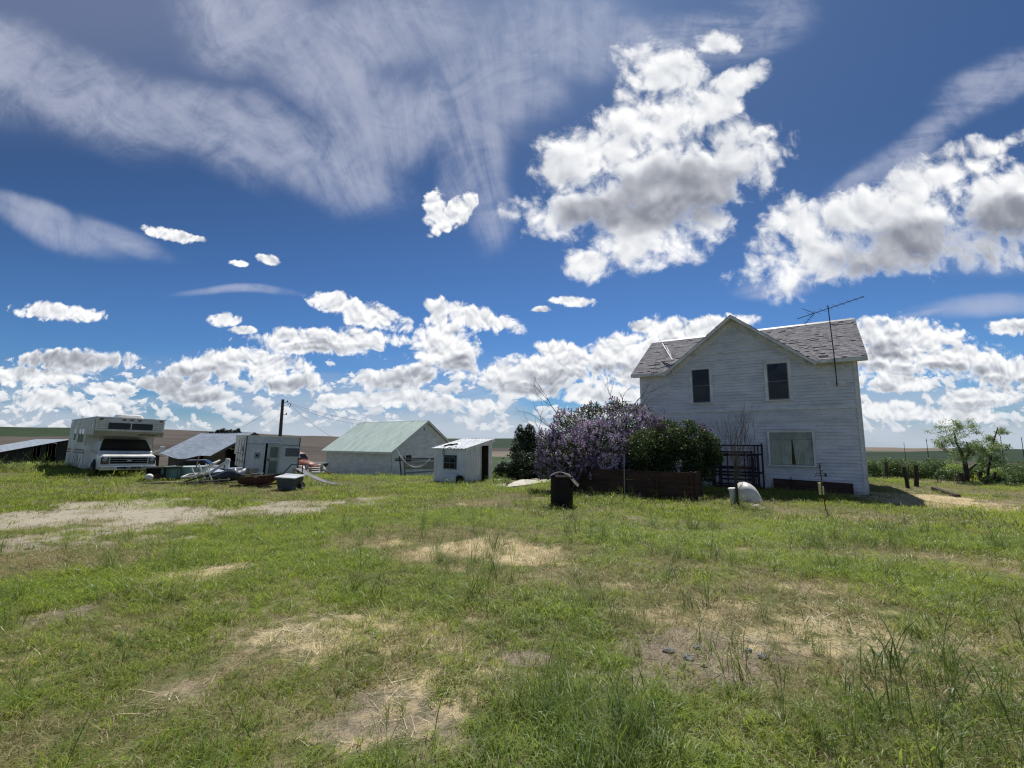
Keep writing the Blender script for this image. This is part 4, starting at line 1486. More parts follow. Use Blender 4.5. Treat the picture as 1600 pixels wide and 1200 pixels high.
# sagging barn between the vehicles
BA = Vector((-22.2, 34, -1.45))
M_BARN = mat('grey brown barn board', rgb('6f6459'), .9, .25, 1.5, wear=rgb('544a42'), wear_at=.55, bump=.4, stretch=(5, 5, .4))
barn = empty('sagging_barn', BA, YAW, 'low barn of bare grey boards under a sagging galvanised roof, behind the scrap heap', 'barn')
BL, BW, BT, BP = 8.7, 5.0, 2.1, 3.55
w = MB()
r_ = random.Random(4)
def plankwall(mb, A, B, z0, ztf, wd=.2, skip=()):
    A, B = Vector((*A, 0)), Vector((*B, 0))
    d = B - A
    L = d.length
    d /= L
    n = Vector((d.y, -d.x, 0))
    s = 0
    while s < L - .02:
        e = min(s + wd * r_.uniform(.8, 1.2), L)
        if not any(a < s < b for a, b in skip):
            o = n * r_.uniform(0, .02)
            a, b = A + d * s + o, A + d * (e - .012) + o
            q = [(a.x, a.y, z0), (b.x, b.y, z0), (b.x, b.y, ztf(e)), (a.x, a.y, ztf(s))]
            mb.prism(q, -n * .022)
        s = e
plankwall(w, (-BL, 0), (0, 0), -.4, lambda s: BT - .06 - .40 * math.sin(PI * min(max((s + .5) / (BL + .9) * 1.25 - .06, 0), 1)) ** 1.5, skip=((5.2, 6.6),))
plankwall(w, (0, 0), (0, BW), -.4, lambda s: BT + (BP - BT) * (1 - abs(s - BW / 2) / (BW / 2)) - .08, skip=((.5, 2.0),))
plankwall(w, (-BL, BW), (-BL, 0), -.4, lambda s: BT + (BP - BT) * (1 - abs(s - BW / 2) / (BW / 2)) - .08)
plankwall(w, (0, BW), (-BL, BW), -.4, lambda s: BT - .05)
w.build('wall', M_BARN, barn)
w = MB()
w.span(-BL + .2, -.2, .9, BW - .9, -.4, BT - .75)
w.build('inner_wall_or_shade', M_BLACK, barn)  # black block painted in for the shade seen through the board gaps
r = MB()
bs = (BP - BT) / (BW / 2)
sagf = lambda a, h: .34 * math.sin(PI * min(max(a * 1.25 - .06, 0), 1)) ** 1.5 * (1 - h) ** 1.3 + .05 * math.sin(PI * a) * h
ribbed_roof(r, (-BL - .5, -.55, BT - .55 * bs + .03), (1, 0, 0), (0, 1, bs), BL + .9, math.hypot(BW / 2 + .55, (BW / 2 + .55) * bs), .55, .018, sag=sagf)
ribbed_roof(r, (-BL - .5, BW + .5, BT - .5 * bs + .03), (1, 0, 0), (0, -1, bs), BL + .9, math.hypot(BW / 2 + .5, (BW / 2 + .5) * bs), .55, .018)
r.build('roof', M_GALV, barn)
k = MB()
for s in (0, 1):
    y0 = -.5 if s == 0 else BW + .5
    k.prism([(.36, y0, BT - .5 * bs), (.36, BW / 2, BP), (.36, BW / 2, BP - .16), (.36, y0, BT - .5 * bs - .16)], (.03, 0, 0))
k.build('rake_board', M_BARN, barn)

# long dark barn at the left edge
LA = Vector((-44.0, 45.0, -2.0))
M_DKBARN = mat('dark barn board', rgb('3f3b38'), .9, .3, 1.2, wear=rgb('2c2927'), wear_at=.55, stretch=(5, 5, .4))
lb = empty('dark_barn', LA, YAW, 'long dark boarded barn with a low grey roof at the left edge, behind the motorhome', 'barn')
LT, LP, LW, LL = 1.7, 3.55, 7.5, 14.0
ls = (LP - LT) / LW
w = MB()
ztop = lambda s: LP - abs(s - LW) * ls - .1
plankwall(w, (0, -LW), (0, LW), -.6, ztop, .3, skip=((4.9, 5.5), (5.6, 6.5)))
plankwall(w, (-LL, -LW), (0, -LW), -.6, lambda s: LT, .3)
plankwall(w, (0, LW), (-LL, LW), -.6, lambda s: LT, .3)
plankwall(w, (-LL, LW), (-LL, -LW), -.6, ztop, .3)
w.build('wall', M_DKBARN, lb)
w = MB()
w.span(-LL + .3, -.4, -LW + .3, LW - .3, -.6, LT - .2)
w.build('inner_wall_or_shade', M_BLACK, lb)  # near-black filler stands in for the unlit inside of the barn
r = MB()
hl = math.hypot(LW + .5, (LW + .5) * ls)
ribbed_roof(r, (-LL - .4, -LW - .5, LT - .5 * ls), (1, 0, 0), (0, 1, ls), LL + .8, hl, .6, .02)
ribbed_roof(r, (-LL - .4, LW + .5, LT - .5 * ls), (1, 0, 0), (0, -1, ls), LL + .8, hl, .6, .02)
r.build('roof', M_GALV, lb)

# utility pole and its wires
PB_ = Vector((-23.2, 45, 0)); PB_.z = hz(PB_.x, PB_.y)
M_POLE = mat('tarred pole', rgb('4b413a'), .9, .25, 4, bump=.3, stretch=(6, 6, .4))
up_ = empty('utility_pole', PB_, 0, 'tall brown wooden utility pole behind the slide-in camper', 'utility pole')
PTOP = 5.55 - PB_.z
k = MB()
k.tube([(0, 0, -.5), (.06, 0, PTOP * .5), (.12, 0, PTOP)], [.19, .165, .135], 10)
k.build('shaft', M_POLE, up_)
for z, x in ((PTOP - .3, .55), (PTOP - 1.55, .5)):
    k = MB()
    k.beam((.1, 0, z), (x + .1, 0, z + .02), .05, .05)
    k.lathe([(.0, 0), (.06, .01), (.05, .08), (.07, .10), (.03, .17), (0, .17)], 8, (x + .05, 0, z + .02))
    k.build('insulator', M_DKSTEEL, up_)
k = MB()
k.tube([(.62, 0, PTOP - .55), (.85, 0, PTOP - .35), (.95, -.03, PTOP - .6), (.8, 0, PTOP - .8)], .03, 6)
k.build('weatherhead', M_DKSTEEL, up_)
pt = PB_ + Vector((.12, 0, PTOP))


def wire(a, b, sag, lab, r=.010):
    a, b = Vector(a), Vector(b)
    k = MB()
    k.tube([a.lerp(b, t) - Vector((0, 0, sag * 4 * t * (1 - t))) for t in np.linspace(0, 1, 14)], r, 5, cap=False)
    o = k.build('power_wire', M_DKSTEEL)
    tag(o, lab, 'power wire', 'wires from the utility pole')


wire(pt + Vector((.5, 0, -.3)), W(577, 659, 46), .25, 'upper power wire from the pole to the garage ridge')
wire(pt + Vector((.8, 0, -.5)), W(562, 663, 45.5), .3, 'lower power wire from the pole to the garage ridge')
wire(pt + Vector((.85, 0, -.6)), W(519, 683, 42), .2, 'steep power wire from the pole down to the left garage eave')
wire(pt + Vector((-.05, 0, -.25)), W(350, 678, 40), .3, 'single power wire from the pole down left to the sagging barn')
wire(pt + Vector((-.05, 0, -1.4)), W(410, 667, 44), .1, 'short slack wire below the others on the left of the pole', .008)

# ---------------------------------------------------------------- vehicles
M_VAN = mat('aged white van paint', rgb('e6e5e0'), .35, .08, 1.2, dark=rgb('c6c5be'), wear=rgb('b3b0a6'), wear_at=.68, coat=.3)
M_COACH = mat('cream coach aluminium', rgb('e3e1da'), .45, .1, .8, dark=rgb('bfbcb2'), wear=rgb('a9a598'), wear_at=.70)
M_BEIGE = mat('beige coach underside', rgb('a39c8c'), .6, .12, 1)
M_CHROME = mat('dull chrome', rgb('b5b7b9'), .25, .15, 8, metal=.9)
M_RUBBER = mat('tyre rubber', (.02, .02, .02), .85, .2, 9)
M_LAMP = mat('headlamp glass', rgb('8c9297'), .15, .1, 10, spec=.7)
M_AMBER = mat('brown marker lens', rgb('6b5646'), .3, .2, 10)
M_BROWNS = mat('brown stripe', rgb('7a4f36'), .5, .2, 4)
M_SCREEN = glass_mat('windscreen glass', (.015, .018, .022), see=.75)


def rrect(w, h, r, n=4):
    pts = []
    for cx, cy, a in ((w / 2 - r, h / 2 - r, 0), (-w / 2 + r, h / 2 - r, 90), (-w / 2 + r, -h / 2 + r, 180), (w / 2 - r, -h / 2 + r, 270)):
        for i in range(n + 1):
            t = math.radians(a + 90 * i / n)
            pts.append((cx + r * math.cos(t), cy + r * math.sin(t)))
    return pts


def wheel(parent, x, y, r=.36, w=.24, rz=0):
    k = MB()
    k.lathe([(r * .6, -w / 2), (r * .94, -w / 2), (r, -w * .32), (r, w * .32), (r * .94, w / 2), (r * .6, w / 2)], 22, (0, 0, 0), 'x')
    t = k.build('wheel', M_RUBBER, parent, smooth=False)
    t.location = (x, y, r)
    k = MB()
    for s in (-1, 1):
        k.lathe([(0, s * w * .30), (r * .22, s * w * .36), (r * .3, s * w * .22), (r * .52, s * w * .26), (r * .6, s * w * .46), (r * .62, s * w * .30)], 18, (0, 0, 0), 'x')
    k.build('rim', M_STEEL, t)
    return t


def coach_side(mb, x, y0, y1, z0, z1, out, step=.085):
    """pressed horizontal ribs of a trailer side"""
    z = z0
    while z < z1 - .02:
        h = min(step, z1 - z)
        mb.add([(x + out * .002, y0, z), (x + out * .002, y1, z), (x + out * .014, y1, z + h * .3), (x + out * .014, y0, z + h * .3), (x + out * .014, y1, z + h * .75), (x + out * .014, y0, z + h * .75), (x + out * .002, y1, z + h), (x + out * .002, y0, z + h)],
               [(0, 1, 2, 3), (3, 2, 4, 5), (5, 4, 6, 7)])
        z += h


RVL = W(147, 651, 20)
RA = math.radians(52)
rvz = hz(RVL.x, RVL.y) - .02
rv = empty('motorhome', (RVL.x, RVL.y, rvz), RA, 'white cab-over motorhome on a van chassis, parked at the left', 'motorhome')
rv.rotation_euler = (0, math.radians(1.9), RA)
RH = RVL.z - rvz
RW = 2.52
# coach: overcab and box in one shell
k = MB()
prof = [(0, RH - .60), (.0, RH - .04), (.06, RH), (5.7, RH - .02), (5.85, RH - .12), (5.85, .42), (1.55, .32), (1.55, RH - .80), (.22, RH - .82)]
k.prism([(.004, y, z) for y, z in prof], (RW - .008, 0, 0))
body = k.build('coach_body', M_COACH, rv, bevel=.02)
k = MB()
coach_side(k, 0, .05, 1.55, RH - .78, RH - .1, -1)
coach_side(k, 0, 1.56, 5.83, .36, RH - .1, -1)
coach_side(k, RW, .05, 1.55, RH - .78, RH - .1, 1)
coach_side(k, RW, 1.56, 5.83, .36, RH - .1, 1)
k.build('ribbed_skin', M_COACH, body)
for xa, xb in ((.06, .40), (RW - .42, RW - .06)):
    k = MB()
    for i in range(4):
        k.span(xa, xb, -.008, -.002, RH - .22 - i * .1, RH - .205 - i * .1)
    k.build('front_ribbing', M_BEIGE, body)
k = MB()
k.prism([(.0, -.012, RH - .595), (.0, .10, RH - .835), (0, .26, RH - .835), (0, .0, RH - .56)], (RW, 0, 0))
k.build('undercut_panel', M_BEIGE, rv)
k = MB()
k.span(-.012, RW + .012, -.02, 0.02, RH - .60, RH - .56)
k.span(-.02, RW + .02, -.02, .03, RH - .03, RH + .02)
k.span(-.022, .012, .03, 5.82, RH - .04, RH + .012)
k.build('edge_trim', M_TRIM, rv)
k = MB()
k.prism([(.48 + a, -.018, RH - .375 + b) for a, b in [(p[0] + .77, p[1]) for p in rrect(1.62, .30, .05)]], (0, .016, 0))
ow = k.build('overcab_window', M_GLASS, rv)
k = MB()
k.span(1.225, 1.265, -.032, -.019, RH - .52, RH - .22)
for p, q in (((.42, RH - .55), (2.08, RH - .525)), ((.42, RH - .225), (2.08, RH - .20))):
    k.span(p[0], q[0], -.03, -.004, p[1], q[1])
k.span(.40, .43, -.03, -.004, RH - .55, RH - .20)
k.span(2.07, 2.10, -.03, -.004, RH - .55, RH - .20)
k.build('frame', M_TRIM, ow)
for x in (.17, .97, 1.25, 1.54, RW - .16):
    k = MB()
    k.prism([(x - .08, -.03, RH - .12), (x + .05, -.03, RH - .12), (x + .08, -.03, RH - .05), (x - .05, -.03, RH - .05)], (0, .028, 0))
    k.build('marker_light', M_AMBER, rv, bevel=.01)
fc = bpy.data.curves.new('lettering', 'FONT')
fc.body, fc.size, fc.extrude, fc.shear, fc.align_x = 'ARISTOCRAT', .135, .004, .35, 'CENTER'
fc.space_character = .92
fo = bpy.data.objects.new('lettering', fc)
COL.objects.link(fo)
fo.parent = rv
fo.location = (1.93, .068, RH - .785)
fo.rotation_euler = (math.radians(112.6), 0, 0)
M_LET = mat('dark brown lettering', rgb('2d2622'), .6, .1)
bpy.context.view_layer.update()
lm = bpy.data.meshes.new_from_object(fo.evaluated_get(bpy.context.evaluated_depsgraph_get()))
lm.materials.clear()
lm.materials.append(M_LET)
lo = bpy.data.objects.new('lettering', lm)
COL.objects.link(lo)
lo.parent, lo.location, lo.rotation_euler = rv, fo.location, fo.rotation_euler
bpy.data.objects.remove(fo)
lo.name = 'lettering'
# side windows, entry door, stripes (side at x = 0)
for y0, y1, z0, z1, nm in ((.28, .62, RH - .52, RH - .18, None), (2.0, 3.35, RH - 1.15, RH - .52, None)):
    k = MB()
    k.span(-.024, -.016, y0, y1, z0, z1)
    wo = k.build('side_window', M_GLASS, rv)
    k = MB()
    for a, b, c, d in ((y0 - .04, y1 + .04, z1, z1 + .04), (y0 - .04, y1 + .04, z0 - .04, z0), (y0 - .04, y0, z0, z1), (y1, y1 + .04, z0, z1)):
        k.span(-.034, -.004, a, b, c, d)
    if y1 - y0 > 1:
        k.span(-.034, -.025, (y0 + y1) / 2 - .02, (y0 + y1) / 2 + .02, z0, z1)
    k.build('frame', M_TRIM, wo)
k = MB()
k.span(-.03, -.004, 3.75, 4.55, .42, RH - .28)
dr = k.build('entry_door', M_COACH, rv, bevel=.01)
k = MB()
k.span(-.038, -.031, 3.95, 4.35, RH - 1.05, RH - .48)
k.build('pane', M_GLASS, dr)
k = MB()
k.span(-.05, -.031, 3.79, 3.85, .98, 1.10)
k.build('handle', M_CHROME, dr)
for z in (1.02, 1.14):
    for ya, yb in ((1.58, 3.7), (4.6, 5.82)):
        MB().span(-.021, -.015, ya, yb, z, z + .06).build('stripe', M_BROWNS, rv)
for y, z in ((2.2, .62), (3.2, .62), (5.0, .7)):
    k = MB()
    k.span(-.025, -.014, y, y + .38, z - .16, z + .16)
    k.build('service_hatch', M_TRIM, rv, bevel=.01)
# roof equipment
k = MB()
k.loft([[(1.42 + a * s, 1.5 + b * s, RH + h) for a, b in rrect(1.05, .78, .12)] for s, h in ((1, .0), (1, .09), (.9, .2), (.72, .235))])
k.build('air_conditioner', M_VAN, rv, smooth=False, bevel=.01)
k = MB()
k.span(.5, 1.05, 3.3, 3.9, RH, RH + .12)
k.build('roof_vent', M_TRIM, rv, bevel=.03)
k = MB()
k.lathe([(.0, .2), (.05, .2), (.06, .02), (.03, .0)], 8, (.25, 4.8, RH - .02))
k.build('vent_pipe', M_TRIM, rv)
# van cab
CX0, CX1 = .22, 2.26
CW = CX1 - CX0
cxm = (CX0 + CX1) / 2


def xsec(y, z0, z1, w0, w1, r=.09):
    """cross-section of the cab at y: from z0 to z1, width w0 at the sill and w1 at the top"""
    h = [(-w0 / 2, z0), (-w0 / 2, z0 + (z1 - z0) * .45), (-w1 / 2, z1 - r), (-w1 / 2 + r, z1), (w1 / 2 - r, z1), (w1 / 2, z1 - r), (w0 / 2, z0 + (z1 - z0) * .45), (w0 / 2, z0)]
    return [(cxm + a, y, b) for a, b in h]


ZB, ZH, ZW = .36, 1.02, 1.66
k = MB()
k.loft([xsec(-.52, .42, .90, CW - .10, CW - .16, .05), xsec(-.50, .38, .97, CW - .05, CW - .10, .06), xsec(-.42, ZB, ZH - .01, CW - .02, CW - .07), xsec(.0, ZB, ZH + .05, CW, CW - .06), xsec(.22, ZB, ZH + .10, CW, CW - .06), xsec(1.6, ZB, ZH + .12, CW, CW - .05)])
cab = k.build('van_cab', M_VAN, rv, bevel=.02)
k = MB()
k.loft([xsec(.16, ZH + .06, ZH + .11, CW - .08, CW - .10, .02), xsec(.74, ZH + .06, ZW + .06, CW - .10, CW - .34, .10), xsec(1.6, ZH + .06, ZW + .10, CW - .10, CW - .30, .10)])
k.build('cab_roof', M_VAN, cab, bevel=.015)
k = MB()
a, b = (.235, ZH + .135), (.705, ZW - .0)
xa, xb = CW / 2 - .10, CW / 2 - .25
off = Vector((0, -.03, .028))
pts = [Vector((cxm + s * (xa * (1 - t) + xb * t), a[0] + (b[0] - a[0]) * t, a[1] + (b[1] - a[1]) * t)) + off for s, t in ((-1, .02), (1, .02), (1, .9), (.94, 1), (-.94, 1), (-1, .9))]
k.prism(pts, (0, .012, .0))
ws = k.build('windscreen', glass_mat('dark windscreen', (.012, .014, .018), rough=.03, spec=.8), rv)
k = MB()
for i in range(6):
    p, q = pts[i], pts[(i + 1) % 6]
    k.tube([p - Vector((0, .006, -.004)), q - Vector((0, .006, -.004))], .022, 5)
k.build('seal', M_RUBBER, ws)
for x in (-.55, .25):
    MB().tube([(cxm + x, .23, ZH + .14), (cxm + x + .55, .30, ZH + .235)], .012, 5).build('wiper', M_DKSTEEL, ws)
for s in (-1, 1):
    k = MB()
    k.prism([(cxm + s * (CW / 2 - .065), .46, ZH + .15), (cxm + s * (CW / 2 - .065), 1.45, ZH + .15), (cxm + s * (CW / 2 - .19), 1.45, ZW - .0), (cxm + s * (CW / 2 - .19), .82, ZW - .0)], (s * .012, 0, 0))
    k.build('cab_window', M_GLASS, rv)
k = MB()
k.span(cxm - .66, cxm + .66, -.545, -.515, .62, .90)
g = k.build('grille', mat('grille black', (.012, .012, .014), .8, .2, spec=.1), rv)
k = MB()
for z in (.70, .80):
    k.span(cxm - .67, cxm + .67, -.56, -.546, z, z + .014)
k.span(cxm - .70, cxm - .67, -.56, -.52, .60, .92)
k.span(cxm + .67, cxm + .70, -.56, -.52, .60, .92)
k.build('bar', M_CHROME, g)
k = MB()
k.prism([(cxm - .09, -.57, .755), (cxm - .05, -.57, .785), (cxm + .05, -.57, .785), (cxm + .09, -.57, .755), (cxm + .05, -.57, .73), (cxm - .05, -.57, .73)], (0, .012, 0))
k.build('badge', M_CHROME, g)
for s in (-1, 1):
    k = MB()
    k.span(cxm + s * .84 - .13, cxm + s * .84 + .13, -.548, -.51, .60, .90)
    h = k.build('headlight', M_DKSTEEL, rv, bevel=.01)
    k = MB()
    k.lathe([(0, -.568), (.07, -.563), (.095, -.549)], 16, (cxm + s * .84, 0, .79), 'y')
    k.build('lens', M_LAMP, h)
    k = MB()
    k.span(cxm + s * .84 - .11, cxm + s * .84 + .11, -.556, -.549, .62, .68)
    k.build('indicator', M_AMBER, h)
k = MB()
k.loft([[(x, -.62 + dy, .42 + z) for dy, z in rrect(.12, .20, .04)] for x in (cxm - 1.0, cxm + 1.0)])
bp_ = k.build('bumper', M_CHROME, rv)
for x in (cxm - .42, cxm + .08):
    MB().span(x, x + .34, -.690, -.681, .40, .47).build('slot', M_BLACK, bp_)
for x, o in ((CX0 + .06, -1), (CX1 - .06, 1)):
    wheel(rv, x, .42)
    k = MB()
    k.prism([(x + o * .065, .42 + .45 * math.cos(t), .36 + .45 * math.sin(t)) for t in np.linspace(-.3, PI + .3, 14)], (o * .004, 0, 0))
    k.build('wheel_arch', M_BLACK, rv)
for x in (.10, .38, RW - .10):
    wheel(rv, x, 4.2)
for s, x in ((-1, CX0), (1, CX1)):
    k = MB()
    k.tube([(x - s * .02, .40, ZH + .02), (x + s * .30, .28, ZH + .22)], .016, 6)
    k.tube([(x - s * .02, .60, ZH + .12), (x + s * .30, .28, ZH + .22)], .014, 6)
    mr = k.build('mirror_arm', M_TRIM, rv)
    k = MB()
    k.box((x + s * .34, .26, ZH + .26), (.20, .05, .26), (0, s * .2, 0))
    k.build('mirror', M_TRIM, mr, bevel=.02)
KEEP_OUT.append((RVL.x - .788 * 2.7 + .616 * 1.25, RVL.y + .616 * 2.7 + .788 * 1.25, 1.2, 2.9, RA))

# slide-in truck camper standing on the ground, rear end towards the yard
CA = W(379, 745, 22.6)
cz = hz(CA.x, CA.y)
CB = math.radians(38)
cam_ = empty('slide_in_camper', (CA.x, CA.y, cz), CB, 'boxy white slide-in truck camper standing on the ground, narrow rear door ajar', 'camper')
cam_.rotation_euler = (0, math.radians(2.4), CB)
CWD, CL, CH_ = 2.48, 3.3, 2.03
k = MB()
k.prism([(.004, .004, .42), (.66, .004, .42), (.66, .004, -.02), (2.25, .004, -.02), (2.25, .004, .42), (CWD - .004, .004, .42), (CWD - .004, .004, CH_), (.004, .004, CH_)], (0, CL, 0))
k.prism([(.004, CL + .004, 1.05), (CWD - .004, CL + .004, 1.05), (CWD - .004, CL + .004, CH_), (.004, CL + .004, CH_)], (0, .9, 0))
cbody = k.build('camper_body', mat('white camper panel', rgb('d0d3d8'), .45, .08, 1, wear=rgb('a3a5a6'), wear_at=.69), cam_)
k = MB()
coach_side(k, 0, .0, CL, .44, CH_ - .05, -1, .16)
coach_side(k, CWD, .0, CL, .44, CH_ - .05, 1, .16)
k.build('ribbed_skin', M_COACH, cbody)
k = MB()
k.span(-.03, CWD + .03, -.03, CL + .9, CH_, CH_ + .05)
k.build('roof', M_TRIM, cam_)
for x in (0, CWD):
    MB().span(x - .022, x + .022, -.014, .02, .42, CH_).build('corner_trim', M_DKSTEEL, cam_)
for xa, xb, z in ((.03, .80, 1.64), (1.62, CWD - .03, 1.62)):
    MB().span(xa, xb, -.004, .003, z, z + .018).build('seam', M_DKSTEEL, cam_)
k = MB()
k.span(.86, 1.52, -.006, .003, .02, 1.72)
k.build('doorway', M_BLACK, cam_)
k = MB()
k.span(.80, 1.64, -.03, -.007, 1.70, 1.78)
k.span(.80, .86, -.03, -.007, .0, 1.70)
k.build('door_frame', M_TRIM, cam_)
dh = MB()
dh.span(0, .62, -.045, 0, .0, 1.66)
cd = dh.build('rear_door', mat('pale grey door', rgb('b6bab9'), .5, .1, 2), cam_, bevel=.008)
cd.location, cd.rotation_euler = (1.56, -.012, .03), (0, 0, PI + math.radians(14))
k = MB()
k.span(.10, .50, .002, .010, .95, 1.48)
k.span(.10, .50, .002, .010, .15, .78)
k.build('pane', mat('dull door panel', rgb('757c7d'), .3, .15, 3), cd)
k = MB()
k.span(.52, .58, .002, .05, .80, .88)
k.build('handle', M_DKSTEEL, cd)
window(cam_, face_T((1.80, -.004, 1.06), (1, 0)), .68, .42, None, sash=True, glass=mat('louvred window', rgb('59646a'), .25, .15, 3), fw=.05, proud=.02, rows=3)
for x, z, s in ((.40, .92, .26),):
    k = MB()
    k.span(x, x + s, -.02, -.002, z, z + .30)
    h = k.build('vent_hatch', mat('grey hatch', rgb('8f979b'), .5, .1, 3), cam_)
    k = MB()
    k.span(x + .07, x + .16, -.03, -.021, z + .10, z + .20)
    k.build('vent_hole', M_BLACK, h)
k = MB()
k.prism([(-.02, 1.0 + a, 1.25 + b) for a, b in rrect(.55, .50, .16)], (-.012, 0, 0))
sw = k.build('side_window', M_GLASS, cam_)
k = MB()
for y0 in (.55, 1.55, 2.4):
    k.span(-.028, -.015, y0, y0 + .03, .5, CH_ - .1)
k.span(-.028, -.015, .1, 3.2, 1.12, 1.15)
k.span(-.028, -.015, .1, 3.2, .72, .75)
k.build('side_trim', M_DKSTEEL, cam_)
for x in (.22, CWD - .22):
    k = MB()
    k.tube([(x, .12, .42), (x, .12, -.05)], .035, 8)
    k.build('jack_leg', M_STEEL, cam_)
KEEP_OUT.append((CA.x + 1.3 * math.cos(CB) - 1.6 * math.sin(CB), CA.y + 1.3 * math.sin(CB) + 1.6 * math.cos(CB), 1.25, 1.6, CB))

# old round-nosed pickup facing right, half hidden by the camper
M_OLD = mat('faded red brown truck paint', rgb('7d463b'), .5, .25, 2, wear=rgb('8f7669'), wear_at=.55)
TP = W(462, 741, 29.5)
tk = empty('old_pickup', (TP.x, TP.y, hz(TP.x, TP.y)), math.radians(-22), 'rusty red old pickup truck with rounded cab and fenders, between the camper and the garage', 'truck')
k = MB()
sec = lambda x, z0, z1, w: [(x, a * w, b) for a, b in ((-.5, z0), (-.5, z0 + (z1 - z0) * .6), (-.40, z0 + (z1 - z0) * .9), (-.2, z1), (.2, z1), (.40, z0 + (z1 - z0) * .9), (.5, z0 + (z1 - z0) * .6), (.5, z0))]
k.loft([sec(-.75, .5, 1.35, 1.5), sec(-.65, .5, 1.65, 1.5), sec(-.1, .5, 1.76, 1.5), sec(.25, .5, 1.66, 1.46), sec(.52, .5, 1.2, 1.42)])
k.build('cab', M_OLD, tk, smooth=True)
k = MB()
k.loft([sec(.45, .5, 1.18, 1.25), sec(.9, .5, 1.15, 1.1), sec(1.35, .5, 1.06, .85), sec(1.55, .55, .9, .6)])
k.build('hood', M_OLD, tk, smooth=True)
for s in (-1, 1):
    k = MB()
    k.loft([[(1.15 + .58 * math.cos(t) * q, s * (.72 + dy), .42 + .50 * max(math.sin(t), -.1) * q) for t in np.linspace(-.1, PI + .1, 9)] + [(1.15, s * (.72 + dy), .38)] for dy, q in ((-.25, .85), (-.12, 1), (.1, 1), (.2, .9))])
    k.build('fender', mat('pale faded fender', rgb('a09a94'), .5, .2, 3, wear=M_OLD and rgb('7d5448'), wear_at=.55), tk, smooth=True)
    wheel(tk, 1.15, s * .68, .34, .2)
    wheel(tk, -1.5, s * .68, .34, .2)
    k = MB()
    k.lathe([(0, 1.66), (.09, 1.64), (.11, 1.55), (.09, 1.45)], 12, (0, s * .62, .80), 'x')
    k.build('headlight', M_CHROME, tk)
for z in (.50, .62, .74):
    k = MB()
    k.tube([(1.5, -.55, z), (1.62 + (.74 - z) * .2, -.3, z), (1.66 + (.74 - z) * .2, .3, z), (1.5, .55, z)], .03, 6)
    k.build('grille_bar', M_TRIM, tk)
k = MB()
k.tube([(1.62, -.82, .42), (1.78, -.4, .42), (1.78, .4, .42), (1.62, .82, .42)], .06, 7)
k.build('bumper', M_CHROME, tk)
for s in (-1, 1):
    k = MB()
    k.prism([(-.45, s * .735, 1.22), (.12, s * .735, 1.22), (.06, s * .69, 1.50), (-.42, s * .69, 1.54)], (0, s * .012, 0))
    k.build('side_window', M_SEE, tk)
k = MB()
k.prism([(.46, -.5, 1.26), (.46, .5, 1.26), (.28, .42, 1.57), (.28, -.42, 1.57)], (.02, 0, .01))
k.build('windscreen', M_GLASS, tk)
k = MB()
k.span(-2.5, -.8, -.75, .75, .55, .6)
for y in (-.78, .75):
    k.span(-2.5, -.8, y, y + .04, .6, 1.0)
k.build('cargo_bed', M_OLD, tk)

# hopper implement beyond the pickup
HPo = W(497, 739, 31)
hp_ = empty('seed_hopper', (HPo.x, HPo.y, hz(HPo.x, HPo.y)), math.radians(-15), 'dark tapering steel hopper on a red frame, left of the garage', 'hopper')
k = MB()
k.loft([[(a * s, b * s, z) for a, b in ((-.5, -.4), (.5, -.4), (.5, .4), (-.5, .4))] for s, z in ((.35, .45), (1, .92), (1, .98), (.92, .985), (.3, .5))])
k.build('bin', M_DKSTEEL, hp_)
k = MB()
k.span(-.52, .52, -.42, .42, .985, 1.02)
k.build('lid', M_STEEL, hp_)
k = MB()
k.span(-.75, .85, -.4, -.3, .25, .40)
k.span(-.75, .85, .3, .4, .25, .40)
for x in (-.3, .4):
    k.span(x, x + .08, -.3, .3, .27, .38)
    k.span(x, x + .08, -.39, -.31, .4, .6)
    k.span(x, x + .08, -.39, -.31, .0, .25)
k.build('frame', mat('red implement paint', rgb('7e2f2b'), .5, .25, 3, wear=rgb('a06a5a'), wear_at=.6), hp_)

# dark car before the sagging barn
CR = W(296, 728, 29)
car = empty('parked_car', (CR.x, CR.y, hz(CR.x, CR.y)), math.radians(20), 'dark old saloon car with pale bonnet, before the sagging barn', 'car')
k = MB()
cs = lambda x, z0, z1, w: [(x, a * w, b) for a, b in ((-.5, z0), (-.5, z0 + (z1 - z0) * .7), (-.42, z1), (.42, z1), (.5, z0 + (z1 - z0) * .7), (.5, z0))]
k.loft([cs(-2.0, .4, .75, 1.5), cs(-1.9, .3, .86, 1.65), cs(-.8, .28, .92, 1.7), cs(1.5, .28, .92, 1.7), cs(2.2, .35, .85, 1.6)])
k.build('body', mat('grey bonnet paint', rgb('8d8f93'), .4, .15, 2), car, bevel=.03)
k = MB()
k.loft([cs(-.75, .88, .93, 1.5), cs(-.15, .88, 1.36, 1.35), cs(1.1, .88, 1.36, 1.35), cs(1.7, .88, .93, 1.5)])
k.build('cabin', M_GLASS, car, bevel=.02)
for x in (-1.3, 1.4):
    for y in (-.75, .75):
        w_ = wheel(car, 0, 0, .31, .2)
        w_.location, w_.rotation_euler = (x, y, .31), (0, 0, PI / 2)

car.scale = (.8, .8, .8)

# ---------------------------------------------------------------- scrap between the motorhome and the camper
def at(px, py, D):
    p = W(px, py, D)
    return Vector((p.x, p.y, hz(p.x, p.y)))


